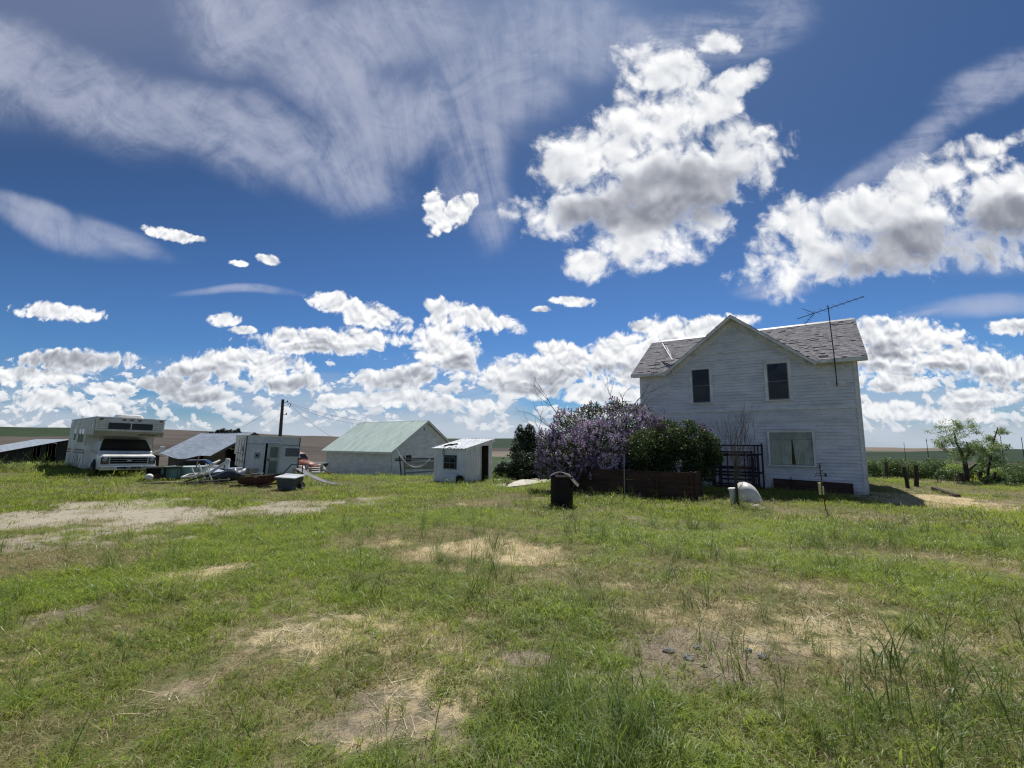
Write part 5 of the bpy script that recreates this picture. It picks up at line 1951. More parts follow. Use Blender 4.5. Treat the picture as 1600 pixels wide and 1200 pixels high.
c = empty('dark_cabinet', at(255, 748, 19.6), math.radians(30), 'low black open-fronted cabinet lying right of the motorhome', 'cabinet')
k = MB()
k.span(-.62, .62, 0, .55, .54, .60)
k.span(-.62, -.57, 0, .55, .02, .54)
k.span(.57, .62, 0, .55, .02, .54)
k.span(-.57, .57, .50, .55, .02, .54)
k.span(-.57, .57, .0, .5, -.03, .02)
k.span(-.02, .02, .02, .5, .02, .54)
k.build('case', mat('black cabinet', (.03, .03, .034), .6, .3, 4), c, bevel=.008)
k = MB()
k.span(-.57, -.05, .1, .12, .05, .3)
k.build('drawer', M_WOOD_DK, c)
k = MB()
k.lathe([(0, -.03), (.09, -.03), (.13, .02), (.14, .09), (.10, .09), (.08, .04), (0, .03)], 16, (0, 0, 0), 'y')
o = k.build('white_basin', M_WHT, smooth=True)
o.location, o.rotation_euler = at(233, 745, 18.9) + Vector((0, 0, .22)), (.5, 0, .7)
tag(o, 'small white enamel basin propped up by the motorhome bumper', 'basin')
c = empty('chest_freezer', at(287, 748, 20.2), math.radians(24), 'teal green chest freezer with pale lid edge lying in the scrap heap', 'freezer')
k = MB()
k.span(-.85, .85, 0, .65, .06, .52)
k.build('case', mat('teal enamel', rgb('84b5ad'), .4, .12, 2, wear=rgb('8a7a66'), wear_at=.68), c, bevel=.03)
k = MB()
k.span(-.87, .87, -.02, .67, .525, .60)
k.build('lid', mat('pale enamel', rgb('c8d4d2'), .4, .1, 2), c, bevel=.02)
k = MB()
for x in (-.25, .3):
    MB().span(x, x + .02, -.012, -.002, .08, .5).build('seam', M_DKSTEEL, c)
k = MB()
for i in range(3):
    k.box((0, i * .16, 0), (2.6 - .4 * i, .15, .03))
o = k.build('pale_plank', M_WOOD_GR)
o.location, o.rotation_euler = at(285, 752, 19.2) + Vector((0, 0, .05)), (0, .02, .42)
tag(o, 'pale flat boards on the grass before the teal freezer', 'boards')
M_PVC = mat('white plastic pipe', rgb('d8d8d4'), .4, .08, 4, wear=rgb('a8a69e'), wear_at=.68)


def chair_frame(loc, rz, tilt, lab):
    c = empty('broken_lawn_chair', loc, rz, lab, 'chair', 'broken lawn chairs on the scrap heap')
    c.rotation_euler = (tilt, .2, rz)
    for s in (-1, 1):
        k = MB()
        k.tube([(-.45, s * .28, .16), (.05, s * .28, .30), (.62, s * .28, .98)], .034, 7)
        k.tube([(.26, s * .30, .0), (-.16, s * .30, .66)], .03, 7)
        k.build('side_frame', M_PVC, c)
    for x, z in ((-.45, .16), (.05, .30), (.62, .98)):
        k = MB()
        k.tube([(x, -.30, z), (x, .30, z)], .026, 7)
        k.build('cross_bar', M_PVC, c)


chair_frame(at(306, 747, 19.4) + Vector((0, 0, .08)), .2, .15, 'white tubular lawn chair frame tipped over, nearer the teal freezer')
chair_frame(at(322, 746, 19.6) + Vector((0, 0, .12)), .45, -.1, 'white tubular lawn chair frame tipped over, nearer the pedal boat')
rs = random.Random(21)
for i, (px, py, D, l, rz, tl, mt, lab) in enumerate((
        (318, 752, 19.0, 1.9, .3, .06, M_WOOD_GR, 'long grey scrap board lying lowest at the foot of the heap'),
        (305, 751, 18.9, 1.3, -.35, .25, M_WOOD_DK, 'dark scrap board slanting under the lawn chair frames'),
        (330, 751, 19.1, 1.5, .9, .35, M_STEEL, 'thin metal bar slanting down right of the lawn chair frames'),
        (303, 745, 19.9, 1.0, .2, 1.45, M_WOOD_GR, 'thin grey stick standing upright in the scrap heap'),
        (345, 752, 19.2, 1.4, .1, .04, M_WOOD_GR, 'grey scrap board lying before the pedal boat'))):
    k = MB()
    k.beam((-l / 2, 0, 0), (l / 2, 0, 0), .10 if mt is not M_STEEL else .04, .035)
    if tl > 1:
        k = MB()
        k.beam((-.1, 0, 0), (l, 0, 0), .04, .04)
    o = k.build('scrap_board' if mt is not M_STEEL else 'metal_bar', mt)
    o.location, o.rotation_euler = at(px, py, D) + Vector((0, 0, .10 + .5 * l * math.sin(tl) * (tl < 1))), (0, -tl, rz)
    tag(o, lab, 'scrap')
c = empty('pedal_boat', at(350, 749, 20.3), math.radians(-12), 'grey blue plastic pedal boat shell with an upright white post, left of the camper', 'boat')
k = MB()
k.loft([[(x, y * w, z0 + z) for y, z in ((-.5, .30 * h), (-.42, .02), (0, -.03), (.42, .02), (.5, .30 * h), (.3, .26 * h), (0, .22 * h), (-.3, .26 * h))] for x, w, z0, h in ((-.85, .35, .30, .6), (-.6, .9, .12, 1.2), (0, 1.15, .08, 1.1), (.55, 1.1, .08, 1.5), (.85, .7, .22, 1.4))])
k.build('hull', mat('dark blue hull', rgb('2d3a4c'), .45, .2, 3), c, smooth=True)
k = MB()
k.loft([[(x, y, z) for y, z in ((-.42, zz), (-.3, zz + .07), (.3, zz + .07), (.42, zz))] for x, zz in ((-.8, .50), (-.35, .40), (.1, .38), (.3, .45))])
k.build('deck', mat('pale blue grey deck', rgb('a9b4c2'), .4, .1, 3), c)
k = MB()
k.box((.12, 0, .78), (.16, .12, .50))
k.build('post', M_PVC, c, bevel=.02)
k = MB()
k.span(.28, .62, -.35, .35, .46, .62)
k.build('seat', mat('grey blue seat', rgb('8d99a8'), .5, .1, 3), c, bevel=.03)
c = empty('wooden_boat', at(404, 751, 19.4), math.radians(8), 'small red brown wooden rowing boat full of scrap, before the camper door', 'boat')
k = MB()
hull = []
for x, w, zk, zg in ((-.72, .62, .10, .40), (-.4, .85, .04, .40), (.1, .9, .03, .42), (.5, .6, .10, .46), (.86, .06, .36, .52)):
    hull.append([(x, -.5 * w, zg), (x, -.36 * w, zk + .05), (x, 0, zk), (x, .36 * w, zk + .05), (x, .5 * w, zg), (x, .44 * w, zg - .01), (x, .30 * w, zk + .09), (x, 0, zk + .05), (x, -.30 * w, zk + .09), (x, -.44 * w, zg - .01)])
k.loft(hull)
k.build('hull', mat('red brown boat paint', rgb('57332a'), .6, .3, 2.5, wear=rgb('3b2a24'), wear_at=.55), c)
k = MB()
for x, w in ((-.3, .8), (.3, .72)):
    k.span(x, x + .16, -.5 * w + .05, .5 * w - .05, .34, .365)
k.build('thwart', M_WOOD_GR, c)
k = MB()
k.beam((-.75, -.1, .05), (-.55, -.5, -.02), .1, .1)
k.beam((.2, -.55, .04), (.9, -.45, .16), .06, .06)
k.beam((-.9, -.45, .06), (.5, -.5, .03), .12, .10)
k.build('keel_block', M_WOOD_DK, c)
for i, (dx, a, ll) in enumerate(((-.25, .15, .8), (.0, -.3, .5))):
    k = MB()
    k.beam((-ll / 2, 0, 0), (ll / 2, 0, .06), .13, .03)
    o = k.build('scrap_board', M_WOOD_GR if i == 0 else M_CONC)
    o.location, o.rotation_euler = at(404, 751, 19.4) + Vector((dx, -.1, .47 + .04 * i)), (0, .05, a)
    tag(o, ('long grey scrap board', 'short pale scrap board')[i] + ' lying in the red brown rowing boat', 'scrap')
c = empty('tub_cart', at(453, 754, 18.8), math.radians(-6), 'dark box cart with pale grey lid and tall black handle frame', 'cart')
k = MB()
k.loft([[(a * s, b * s2, z) for a, b in ((-.40, -.35), (.40, -.35), (.40, .35), (-.40, .35))] for s, s2, z in ((.82, .8, .03), (1, 1, .50))])
k.build('bin', mat('dark grey plastic', rgb('4d5156'), .6, .15, 4), c, bevel=.02)
k = MB()
k.prism([(-.44, -.40, .52), (.44, -.40, .48), (.44, .40, .56), (-.44, .40, .60)], (0, 0, .045))
k.build('lid', mat('pale grey lid', rgb('c5c9cd'), .45, .1, 4), c, bevel=.01)
k = MB()
k.tube([(-.44, -.1, .10), (-.46, .05, .55), (-.20, .38, 1.02), (.28, .40, 1.0), (.30, .36, .45)], .025, 7)
k.build('handle', M_DKSTEEL, c)
for s in (-1, 1):
    wheel(c, s * .43, .18, .16, .07)
k = MB()
n = 14
vs, fs = [], []
for i in range(n + 1):
    t = i / n
    z = .82 * (1 - t) ** 1.6 + .02
    for y in (-.2, .2):
        for dz in (0, -.02):
            vs.append((t * 2.0, y + .12 * t, z * .85 + dz))
for i in range(n):
    b = i * 4
    fs += [(b, b + 2, b + 6, b + 4), (b + 1, b + 5, b + 7, b + 3), (b, b + 4, b + 5, b + 1), (b + 2, b + 3, b + 7, b + 6)]
k.add(vs, fs)
o = k.build('metal_chute', mat('grey slide sheet', rgb('63656a'), .7, .2, 2))
o.location, o.rotation_euler = at(465, 748, 21.2), (0, 0, math.radians(-12))
tag(o, 'long grey sheet metal chute curving down to the grass, right of the box cart', 'chute')
k = MB()
k.span(-.35, .35, 0, .3, 0, .42)
k.span(-.38, .38, -.02, .32, .42, .46)
o = k.build('metal_crate', M_DKSTEEL, bevel=.01)
o.location, o.rotation_euler = at(338, 744, 21.6), (0, 0, .3)
tag(o, 'dark crate behind the grey blue pedal boat', 'crate')

# ---------------------------------------------------------------- trees and bushes
M_BARK = mat('dark bark', rgb('463c34'), .9, .3, 6, wear=rgb('5f554a'), wear_at=.58, bump=.5, stretch=(3, 3, .6))
M_TWIG = mat('grey bare twigs', rgb('6a5d54'), .9, .25, 6)
M_LILAC_LEAF = leaf_mat('lilac leaf', rgb('26331a'), rgb('40522a'), .3, rgb('62803a'))
M_BLOOM = leaf_mat('lilac blossom', rgb('735f84'), rgb('dcc8dc'), .24, rgb('d4bedb'), rough=.7)
M_BUSH = leaf_mat('bush leaf', rgb('1c2817'), rgb('3d4f26'), .28, rgb('6a8438'))
M_JUNI = leaf_mat('juniper spray', rgb('1b2a1b'), rgb('31442a'), .12, rgb('3a5230'))
M_HEDGE = leaf_mat('hedge leaf', rgb('35492a'), rgb('58703c'), .3, rgb('7f9a50'))
M_YOUNG = leaf_mat('young leaf', rgb('6a8a44'), rgb('95ab60'), .42, rgb('b5c46a'))
M_LOCUST = leaf_mat('small tree leaf', rgb('5c7448'), rgb('93a872'), .42, rgb('b4c484'))
vr = np.random.default_rng(17)


def twig(mb, p, d, l, r, depth, rnd, spread=.6, up=.15, kids=3, tips=None):
    pts, q, v = [Vector(p)], Vector(p), Vector(d).normalized()
    n = 4
    for i in range(n):
        v = (v + Vector((rnd.gauss(0, .16), rnd.gauss(0, .16), rnd.gauss(0, .12) + up * .3))).normalized()
        q = q + v * l / n
        pts.append(q.copy())
    mb.tube(pts, [r * (1 - .55 * i / n) for i in range(n + 1)], 6 if r > .02 else 4, cap=False)
    if tips is not None:
        tips += [(pts[2], depth), (pts[3], depth), (pts[4], depth)]
    if depth > 0:
        for i in range(kids):
            k = rnd.choice((2, 3, 4)) if i else 4
            w = (v + Vector((rnd.gauss(0, spread), rnd.gauss(0, spread), rnd.gauss(up, spread * .6)))).normalized()
            twig(mb, pts[k], w, l * rnd.uniform(.55, .8), r * (.5 if k < 4 else .45), depth - 1, rnd, spread, up, kids, tips)


def lobe_points(lobes, n, rmin=.55, below=None):
    """points filling the outer part of a heap of lobes ((x, y, z, radius, flatten)); returns points and outward normals"""
    w = np.array([l[3] ** 2 for l in lobes])
    k = vr.choice(len(lobes), n, p=w / w.sum())
    L = np.array(lobes)[k]
    d = vr.normal(size=(n, 3))
    d /= np.linalg.norm(d, axis=1, keepdims=True)
    rr_ = vr.uniform(rmin ** 3, 1, n) ** (1 / 3)
    lump = .82 + .36 * fbm(d[:, 0] * 2 + L[:, 0] * 3, d[:, 2] * 2 + d[:, 1] * 1.7 + L[:, 2], 1.3, 3)
    P = L[:, :3] + d * (L[:, 3] * rr_ * lump)[:, None] * np.stack([np.ones(n), np.ones(n), L[:, 4]], 1)
    return P, d


def px_lobes(lst, D, dz=0.8, k=1.0):
    out = []
    for px, py, r, dd in lst:
        p = W(px, py, D + dd)
        out.append((p.x, p.y, p.z, r * (D + dd) / 700 * k, 1.0))
    return out


def clump_filter(P, s, thr, seed=0.0):
    """gaps: drop points where a coarse noise is low"""
    v = (fbm(P[:, 0] + seed, P[:, 2] + P[:, 1] * .7, s, 3) + fbm(P[:, 1] - seed, P[:, 2] * 1.1 + 5, s * 1.3, 2)) / 2
    return v + vr.normal(0, .03, len(P)) > thr


# lilac in full bloom
LL = px_lobes([(866, 712, 26, -.4), (856, 690, 16, -.2), (890, 672, 30, .0), (915, 662, 28, .4), (945, 664, 30, .2), (975, 656, 30, .0), (1000, 660, 28, .3), (1020, 676, 22, -.2), (895, 715, 40, -.8), (935, 705, 46, -.6), (975, 700, 46, -.4), (1005, 705, 40, -.2),
               (862, 736, 24, -.6), (905, 745, 34, -.9), (950, 742, 38, -.8), (990, 740, 34, -.3), (880, 655, 14, .2), (960, 638, 14, .3), (928, 640, 12, .2), (1030, 664, 14, -.3)], 20.2)
lc = W(940, 770, 20.0)
lil = empty('lilac_bush', (lc.x, lc.y, hz(lc.x, lc.y)), 0, 'big lilac bush covered in purple blossom, behind the board fence', 'lilac')
o3 = np.array([lc.x, lc.y, hz(lc.x, lc.y)])
Pt, nn = lobe_points(LL, 38000, .4)
Pt = Pt[clump_filter(Pt, 2.6, .43)]
Pt = Pt[Pt[:, 2] > o3[2] + .25]
V, Q = leaves(Pt - o3, .085, vr, .6)
np_mesh('foliage', V, Q, M_LILAC_LEAF, lil, vr.random(len(Q)))
Pc, nc = lobe_points(LL, 5200, .86)
ok = clump_filter(Pc, 1.7, .44, 3.)
Pc, nc = Pc[ok], nc[ok]
ok = (Pc[:, 2] > o3[2] + .5)
Pc, nc = Pc[ok], nc[ok]
m_ = len(Pc)
per = 26
hh = vr.random((m_, per)) ** .8
ax = nc * .6 + np.array([0, 0, .8])
ax /= np.linalg.norm(ax, axis=1, keepdims=True)
ln = vr.uniform(.12, .22, m_)
off = vr.normal(size=(m_, per, 3)) * (.036 * (1.15 - hh))[:, :, None]
fl_ = (Pc[:, None, :] + ax[:, None, :] * (hh * ln[:, None])[:, :, None] + off).reshape(-1, 3)
tn = np.clip(fbm(Pc[:, 0], Pc[:, 2], .9, 3) * 1.9 - .5 + vr.normal(0, .26, m_), 0, 1)
V, Q = leaves(fl_ - o3, .052, vr, .95)
np_mesh('blossom', V, Q, M_BLOOM, lil, np.clip(np.repeat(tn, per) + vr.normal(0, .12, m_ * per), 0, 1))
rn = random.Random(5)
k = MB()
for i in range(9):
    x, y = rn.uniform(-1.8, 1.8), rn.uniform(-.6, .6)
    twig(k, (x, y, -.05), (rn.gauss(0, .25), rn.gauss(0, .2), 1), rn.uniform(1.5, 2.2), .035, 1, rn, .4, .4, 2)
k.build('stem', M_BARK, lil)
for (ax_, ay_), (bx_, by_), D, n_ in (((872, 648), (853, 606), 19.9, 3), ((868, 672), (826, 654), 19.4, 3), ((858, 690), (818, 672), 19.5, 2), ((960, 640), (938, 610), 20.3, 2), ((972, 636), (968, 612), 20.4, 2), ((990, 640), (1016, 606), 19.8, 3), ((995, 642), (1035, 628), 19.0, 3), ((1030, 668), (1046, 648), 18.6, 1)):
    a, b = W(ax_, ay_, D), W(bx_, by_, D)
    k = MB()
    d = b - a
    twig(k, a - d * .35 - Vector(o3), d, d.length * .95, .026, n_, rn, .42, .05, 3)
    k.build('bare_branch', M_TWIG, lil)

GL_ = px_lobes([(1012, 702, 34, -.2), (1045, 690, 32, 0), (1078, 690, 30, .1), (1100, 700, 26, .1), (1112, 716, 18, -.1), (1060, 722, 38, -.2), (1020, 735, 34, -.2), (1085, 735, 22, -.3), (1106, 738, 14, -.2), (1045, 672, 16, .1), (1075, 668, 14, .1), (1115, 694, 12, 0)], 18.3)
gc = W(1055, 775, 18.2)
gb = empty('green_bush', (gc.x, gc.y, hz(gc.x, gc.y)), 0, 'dense dark green leafy bush between the blooming lilac and the house wall', 'bush')
o3 = np.array(gb.location)
Pt, nn = lobe_points(GL_, 46000, .45)
Pt = Pt[clump_filter(Pt, 2.0, .465, 8.)]
Pt = Pt[Pt[:, 2] > o3[2] + .3]
V, Q = leaves(Pt - o3, .075, vr, .6)
np_mesh('foliage', V, Q, M_BUSH, gb, vr.random(len(Q)))
k = MB()
for i in range(7):
    twig(k, (rn.uniform(-1, 1), rn.uniform(-.3, .5), -.05), (rn.gauss(0, .3), rn.gauss(0, .2), 1), rn.uniform(1.3, 1.9), .032, 1, rn, .4, .4, 2)
k.build('stem', M_BARK, gb)
Pc, nc = lobe_points(px_lobes([(1098, 668, 7, 0), (1106, 672, 6, .1), (1028, 668, 12, 0)], 18.3), 60, .6)
fl_ = (Pc[:, None, :] + vr.normal(0, .045, (60, 20, 3))).reshape(-1, 3)
V, Q = leaves(fl_ - o3, .04, vr, .9)
np_mesh('blossom', V, Q, leaf_mat('dark purple blossom', rgb('4a3550'), rgb('76607c'), .2), gb, vr.random(len(Q)))


def juniper(px, base, D, lob, lab, name, n=16000, cat='juniper'):
    c = W(px, base, D)
    t = empty(name, (c.x, c.y, hz(c.x, c.y)), 0, lab, cat)
    o3 = np.array(t.location)
    L = px_lobes(lob, D)
    P, d = lobe_points(L, n, .5)
    P = P[clump_filter(P, 2.4, .41, 2.)]
    P = P[P[:, 2] > o3[2] + .02]
    V, Q = leaves(P - o3, .13, vr, .35, up=.6)
    np_mesh('crown', V, Q, M_JUNI, t, vr.random(len(Q)))
    k = MB()
    k.tube([(0, 0, -.1), (.05, 0, .7), (0, .05, 1.6)], [.12, .09, .05], 8)
    k.build('trunk', M_BARK, t)


juniper(822, 745, 30, [(822, 715, 22, 0), (815, 695, 17, 0), (828, 692, 18, .2), (835, 705, 15, 0), (812, 677, 9, 0), (828, 674, 10, .1), (821, 684, 14, 0), (838, 690, 9, 0), (806, 705, 10, 0), (813, 668, 5, 0), (827, 667, 5, .1), (820, 735, 22, 0)], 'dark upright juniper with a ragged rounded top, between the metal shed and the lilac', 'juniper_tree')
juniper(808, 745, 27, [(788, 736, 15, 0), (800, 728, 19, 0), (815, 724, 20, 0), (832, 727, 20, .2), (815, 738, 20, -.3), (779, 740, 10, 0), (845, 733, 17, 0), (858, 738, 12, .2)], 'low spreading juniper in front of the upright one, beside the concrete slabs', 'low_juniper', 24000)

# bare sapling before the house
sc_ = G(1152, 790)
sap = empty('bare_sapling', sc_, 0, 'leafless sapling with a thin dark trunk standing before the steel rack and the white dome', 'sapling')
k = MB()
k.tube([(0, 0, -.1), (.01, 0, .5), (.0, .02, 1.0), (.05, .02, 1.5)], [.055, .048, .04, .032], 8)
k.build('trunk', M_BARK, sap)
k = MB()
rn = random.Random(12)
for i in range(17):
    z = rn.uniform(.85, 1.5)
    a = rn.uniform(0, 2 * PI)
    s = .28 if i > 5 else .75
    twig(k, (.02 + .02 * z, 0, z), (math.cos(a) * s + .12, math.sin(a) * s, 1), rn.uniform(.75, 1.15), .013, 2, rn, .26, .5, 3)
for i, (dx, z) in enumerate(((.5, .75), (-.5, .95), (.6, 1.0), (.35, .45))):
    twig(k, (0, 0, z), (dx, rn.gauss(0, .2), .55), .45, .011, 1, rn, .4, .2, 3)
k.build('twigs', M_TWIG, sap)

# small trees by the old posts
def small_tree(base, D, limbs, tufts, lab, stub):
    c = W(base[0], base[1], D)
    t = empty('small_tree', (c.x, c.y, hz(c.x, c.y)), 0, lab, 'tree', 'small trees at the yard edge')
    o = Vector(t.location)
    k = MB()
    for pts, r0, r1 in limbs:
        q = [W(x, y, D + dd) - o for x, y, dd in pts]
        k.tube(q, [r0 + (r1 - r0) * i / (len(q) - 1) for i in range(len(q))], 7)
    k.build('trunk', M_BARK, t)
    rn = random.Random(len(lab))
    k = MB()
    tips = []
    for x, y, dd, r in tufts:
        p = W(x, y, D + dd) - o
        for _ in range(3):
            twig(k, p - Vector((0, 0, .50)), (rn.gauss(0, .8), rn.gauss(0, .8), .35), r * D / 700 * .8, .010, 2, rn, .65, .12, 3, tips)
    k.build('twigs', M_TWIG, t)
    C = np.array([tuple(p) for p, d in tips if d <= 1])
    n = len(C)
    C = np.repeat(C, 6, 0) + vr.normal(0, .06, (n * 6, 3)) * np.array([1.3, 1.3, .6])
    V, Q = leaves(C, .064, vr, .55, up=.8)
    np_mesh('crown', V, Q, M_LOCUST, t, vr.random(len(Q)))


small_tree((1510, 753), 24, [([(1511, 755, 0), (1510, 735, 0), (1507, 718, 0)], .125, .095), ([(1507, 719, 0), (1501, 705, 0), (1494, 690, .1), (1490, 672, .2)], .08, .03), ([(1508, 720, 0), (1515, 706, -.2), (1510, 690, -.2)], .07, .025), ([(1510, 738, 0), (1518, 731, 0), (1525, 725, 0)], .06, .05), ([(1502, 755, .1), (1501, 739, .1)], .12, .10), ([(1497, 695, .1), (1483, 690, 0)], .03, .015)],
           [(1476, 668, 0, 17), (1486, 664, .3, 16), (1499, 662, .2, 16), (1508, 665, 0, 14), (1477, 684, 0, 15), (1490, 680, .2, 17), (1484, 692, .3, 14), (1500, 696, 0, 15), (1513, 697, -.3, 14), (1515, 704, -.2, 14), (1497, 706, 0, 14), (1506, 690, .2, 12)],
           'larger of the two small sparse trees, forked dark trunk with stump', None)
small_tree((1543, 758), 24, [([(1543, 760, 0), (1544, 735, 0), (1548, 716, 0), (1549, 700, 0), (1555, 682, .1), (1559, 668, .1)], .075, .02), ([(1548, 716, 0), (1538, 698, .1)], .05, .02), ([(1546, 757, .1), (1552, 745, .1), (1555, 738, .1)], .09, .07), ([(1531, 752, .2), (1531, 738, .2)], .09, .08), ([(1549, 704, 0), (1560, 692, 0)], .04, .015)],
           [(1537, 686, 0, 13), (1545, 690, .2, 14), (1556, 688, 0, 15), (1562, 692, .1, 12), (1540, 700, 0, 14), (1552, 702, .1, 15), (1536, 710, 0, 11), (1558, 676, .1, 10), (1559, 666, .1, 8), (1546, 712, 0, 12), (1533, 690, .2, 9)],
           'slimmer of the two small sparse trees, with one leaning trunk', None)

# hedge shrubs and young growth along the yard edge
SHR = [(1362, 738, 30, 13, 0), (1380, 735, 30, 15, 0), (1398, 736, 29, 14, 0), (1418, 735, 29, 15, 0), (1440, 738, 28, 15, 0), (1455, 736, 28.5, 17, 0), (1475, 738, 28, 16, 0), (1493, 735, 26.5, 13, 1), (1478, 752, 25, 14, 0), (1520, 745, 26.5, 14, 0), (1530, 738, 27, 13, 1),
       (1560, 745, 25, 13, 1), (1575, 738, 26, 19, 0), (1592, 745, 24, 22, 0), (1555, 762, 22.5, 12, 0), (1525, 766, 22, 11, 0), (1580, 770, 21.5, 14, 0), (1608, 755, 22, 24, 0), (1548, 735, 27, 13, 0), (1500, 765, 22.5, 10, 0), (1470, 765, 23, 9, 0)]
where = ['nearest the house corner', 'behind the leftmost old post', 'between the leftmost posts', 'behind the leaning post', 'right of the last thick post', 'tallest behind the straw patch', 'left of the larger small tree', '', 'low, before the larger small tree', 'between the two small trees', '',
         '', 'tall, right of the slimmer small tree', 'big, at the right edge', 'low, at the foot of the slimmer small tree', 'low, before the stump', 'low, nearest at the right edge', 'tallest, cut by the right edge', 'behind the slimmer small tree', 'low, at the end of the fallen beam', 'low, behind the straw patch']
yw = iter(['left of the larger small tree', 'between the two small trees', 'right of the slimmer small tree'])
for (px, py, D, r, yg), wh in zip(SHR, where):
    c = W(px, py, D)
    g = hz(c.x, c.y)
    t = empty('young_shrub' if yg else 'hedge_shrub', (c.x, c.y, g), 0, ('bright yellow green young shrub ' + next(yw)) if yg else 'mid green hedge shrub ' + wh, 'shrub', 'shrubs along the yard edge')
    o3 = np.array(t.location)
    R = r * D / 700 * 1.12
    hgt = c.z - g
    lob = [(c.x, c.y, c.z, R, 1.)] + [(c.x + vr.normal(0, R * .55), c.y + vr.normal(0, R * .4), c.z + vr.normal(-.1, R * .4), R * vr.uniform(.45, .75), 1.) for _ in range(6)] + [(c.x + vr.normal(0, R * .4), c.y, g + hgt * .4, R * .8, 1.)]
    P, d = lobe_points(lob, 2800 if yg else 6000, .35)
    P = P[clump_filter(P, 2.8, .45 if yg else .42, px * .1)]
    P = P[P[:, 2] > g + .05]
    V, Q = leaves(P - o3, .085 if not yg else .10, vr, .5, up=.4)
    np_mesh('foliage', V, Q, M_YOUNG if yg else M_HEDGE, t, vr.random(len(Q)))
    k = MB()
    for i in range(4):
        twig(k, (rn.uniform(-.1, .1), rn.uniform(-.1, .1), -.05), (rn.gauss(0, .35), rn.gauss(0, .3), 1), max(hgt, .5) * .8, .018, 1, rn, .4, .3, 2)
    k.build('stem', M_BARK, t)

# old posts and a fallen beam
for (x0, y0), (x1, y1), D, w, lab in (((1384, 749), (1384, 722), 25.5, .17, 'thick dark leftmost post of the old fence line'), ((1401, 752), (1402, 724), 26, .05, 'thin dark stake between the thick old posts'), ((1419, 764), (1412, 729), 21, .15, 'thick dark post leaning left, before the hedge'), ((1420, 752), (1419, 729), 25, .05, 'thin stake just behind the leaning post'), ((1431, 761), (1431, 727), 21.5, .18, 'thick upright dark post right of the leaning one')):
    a, b = W(x0, y0, D), W(x1, y1, D)
    a.z = hz(a.x, a.y) - .2
    k = MB()
    k.tube([(0, 0, 0), (b - a) * .5 + Vector((.02, 0, 0)), b - a], [w * .52, w * .5, w * .44], 8)
    o = k.build('fence_post', M_BARK)
    o.location = a
    tag(o, lab, 'post', 'old fence posts right of the house')
k = MB()
a, b = G(1459, 767), G(1497, 777)
k.beam((0, 0, .10), b - a + Vector((0, 0, .03)), .16, .14)
o = k.build('fallen_beam', M_BARK)
o.location = a
tag(o, 'dark fallen beam lying behind the straw patch', 'beam')

# far power poles and the trees on the left horizon
for px, yb, yt, D, w, lab in ((1415, 715, 691, 300, .3, 'faintest far power pole, leftmost beyond the green field'), (1451, 716, 685, 240, .32, 'far power pole beyond the hedge, second from the left'), (1566, 702, 681, 240, .34, 'leaning far power pole with crossarm between the small trees'), (1599, 705, 683, 240, .34, 'far power pole cut by the right edge of the view')):
    b = W(px, yb, D)
    g = hz(b.x, b.y)
    t = empty('power_pole', (b.x, b.y, g), .6, lab, 'power pole', 'far power poles')
    h = W(px, yt, D).z - g
    k = MB()
    k.tube([(0, 0, -.5), (-.03 * h, 0, h)], [w * .5, w * .36], 7)
    k.build('shaft', M_POLE, t)
    k = MB()
    k.beam((-.03 * h - 1.1, 0, h - 1.1), (-.03 * h + 1.1, 0, h - 1.1), .14, .16)
    k.build('crossarm', M_POLE, t)
fr = random.Random(3)
FT = [(322, 5, 8), (329, 6, 7), (341, 9, 8), (348, 12, 10), (353, 9, 9), (360, 10, 8), (366, 9, 8), (371, 12, 9), (374, 8, 7)]
M_FAR = leaf_mat('far tree leaf', rgb('27332c'), rgb('3a473a'), .15)
for i, (px, hpx, wpx) in enumerate(FT):
    D = 1380 + 12 * (i % 3)
    c = W(px, 680, D)
    g = hz(c.x, c.y)
    lab = ['round tree standing apart at the left end of the far windbreak', 'low tree second from the left of the far windbreak', 'bushy tree starting the dense part of the far windbreak', 'tall tree left of the middle of the far windbreak', 'tree just right of the tall left one in the far windbreak', 'tree in the middle of the dense far windbreak', 'tree between the two tall ones, right part of the far windbreak', 'tall tree near the right end of the far windbreak', 'shorter last tree at the right end of the far windbreak'][i]
    t = empty('windbreak_tree', (c.x, c.y, g), 0, lab, 'tree', 'far windbreak trees on the left horizon')
    H_, R = hpx * D / 700 * 1.15, wpx * D / 700 * .5
    lob = [(0, 0, H_ * .55, R, H_ * .45 / R)] + [(fr.gauss(0, R * .4), fr.gauss(0, R * .4), H_ * fr.uniform(.35, .8), R * .5, 1.) for _ in range(4)]
    P, d = lobe_points(lob, 700, .4)
    P = P[P[:, 2] > 0]
    V, Q = leaves(P, 3.2, vr, .7)
    np_mesh('crown', V, Q, M_FAR, t, vr.random(len(Q)))
    k = MB()
    k.tube([(0, 0, -1), (0, 0, H_ * .5)], [.5, .3], 6)
    k.build('trunk', M_BARK, t)
c = W(336, 680, 1360)
fh = empty('far_farmhouse', (c.x, c.y, hz(c.x, c.y)), .3, 'tiny white building far off among the windbreak trees', 'house')
k = MB()
k.span(-7, 7, -4, 4, -1, 4.5)
k.build('wall', M_SIDING, fh)
k = MB()
k.prism([(-7.5, -4.6, 4.2), (-7.5, 4.6, 4.2), (-7.5, 0, 7.5)], (15, 0, 0))
k.build('roof', M_GALV, fh)

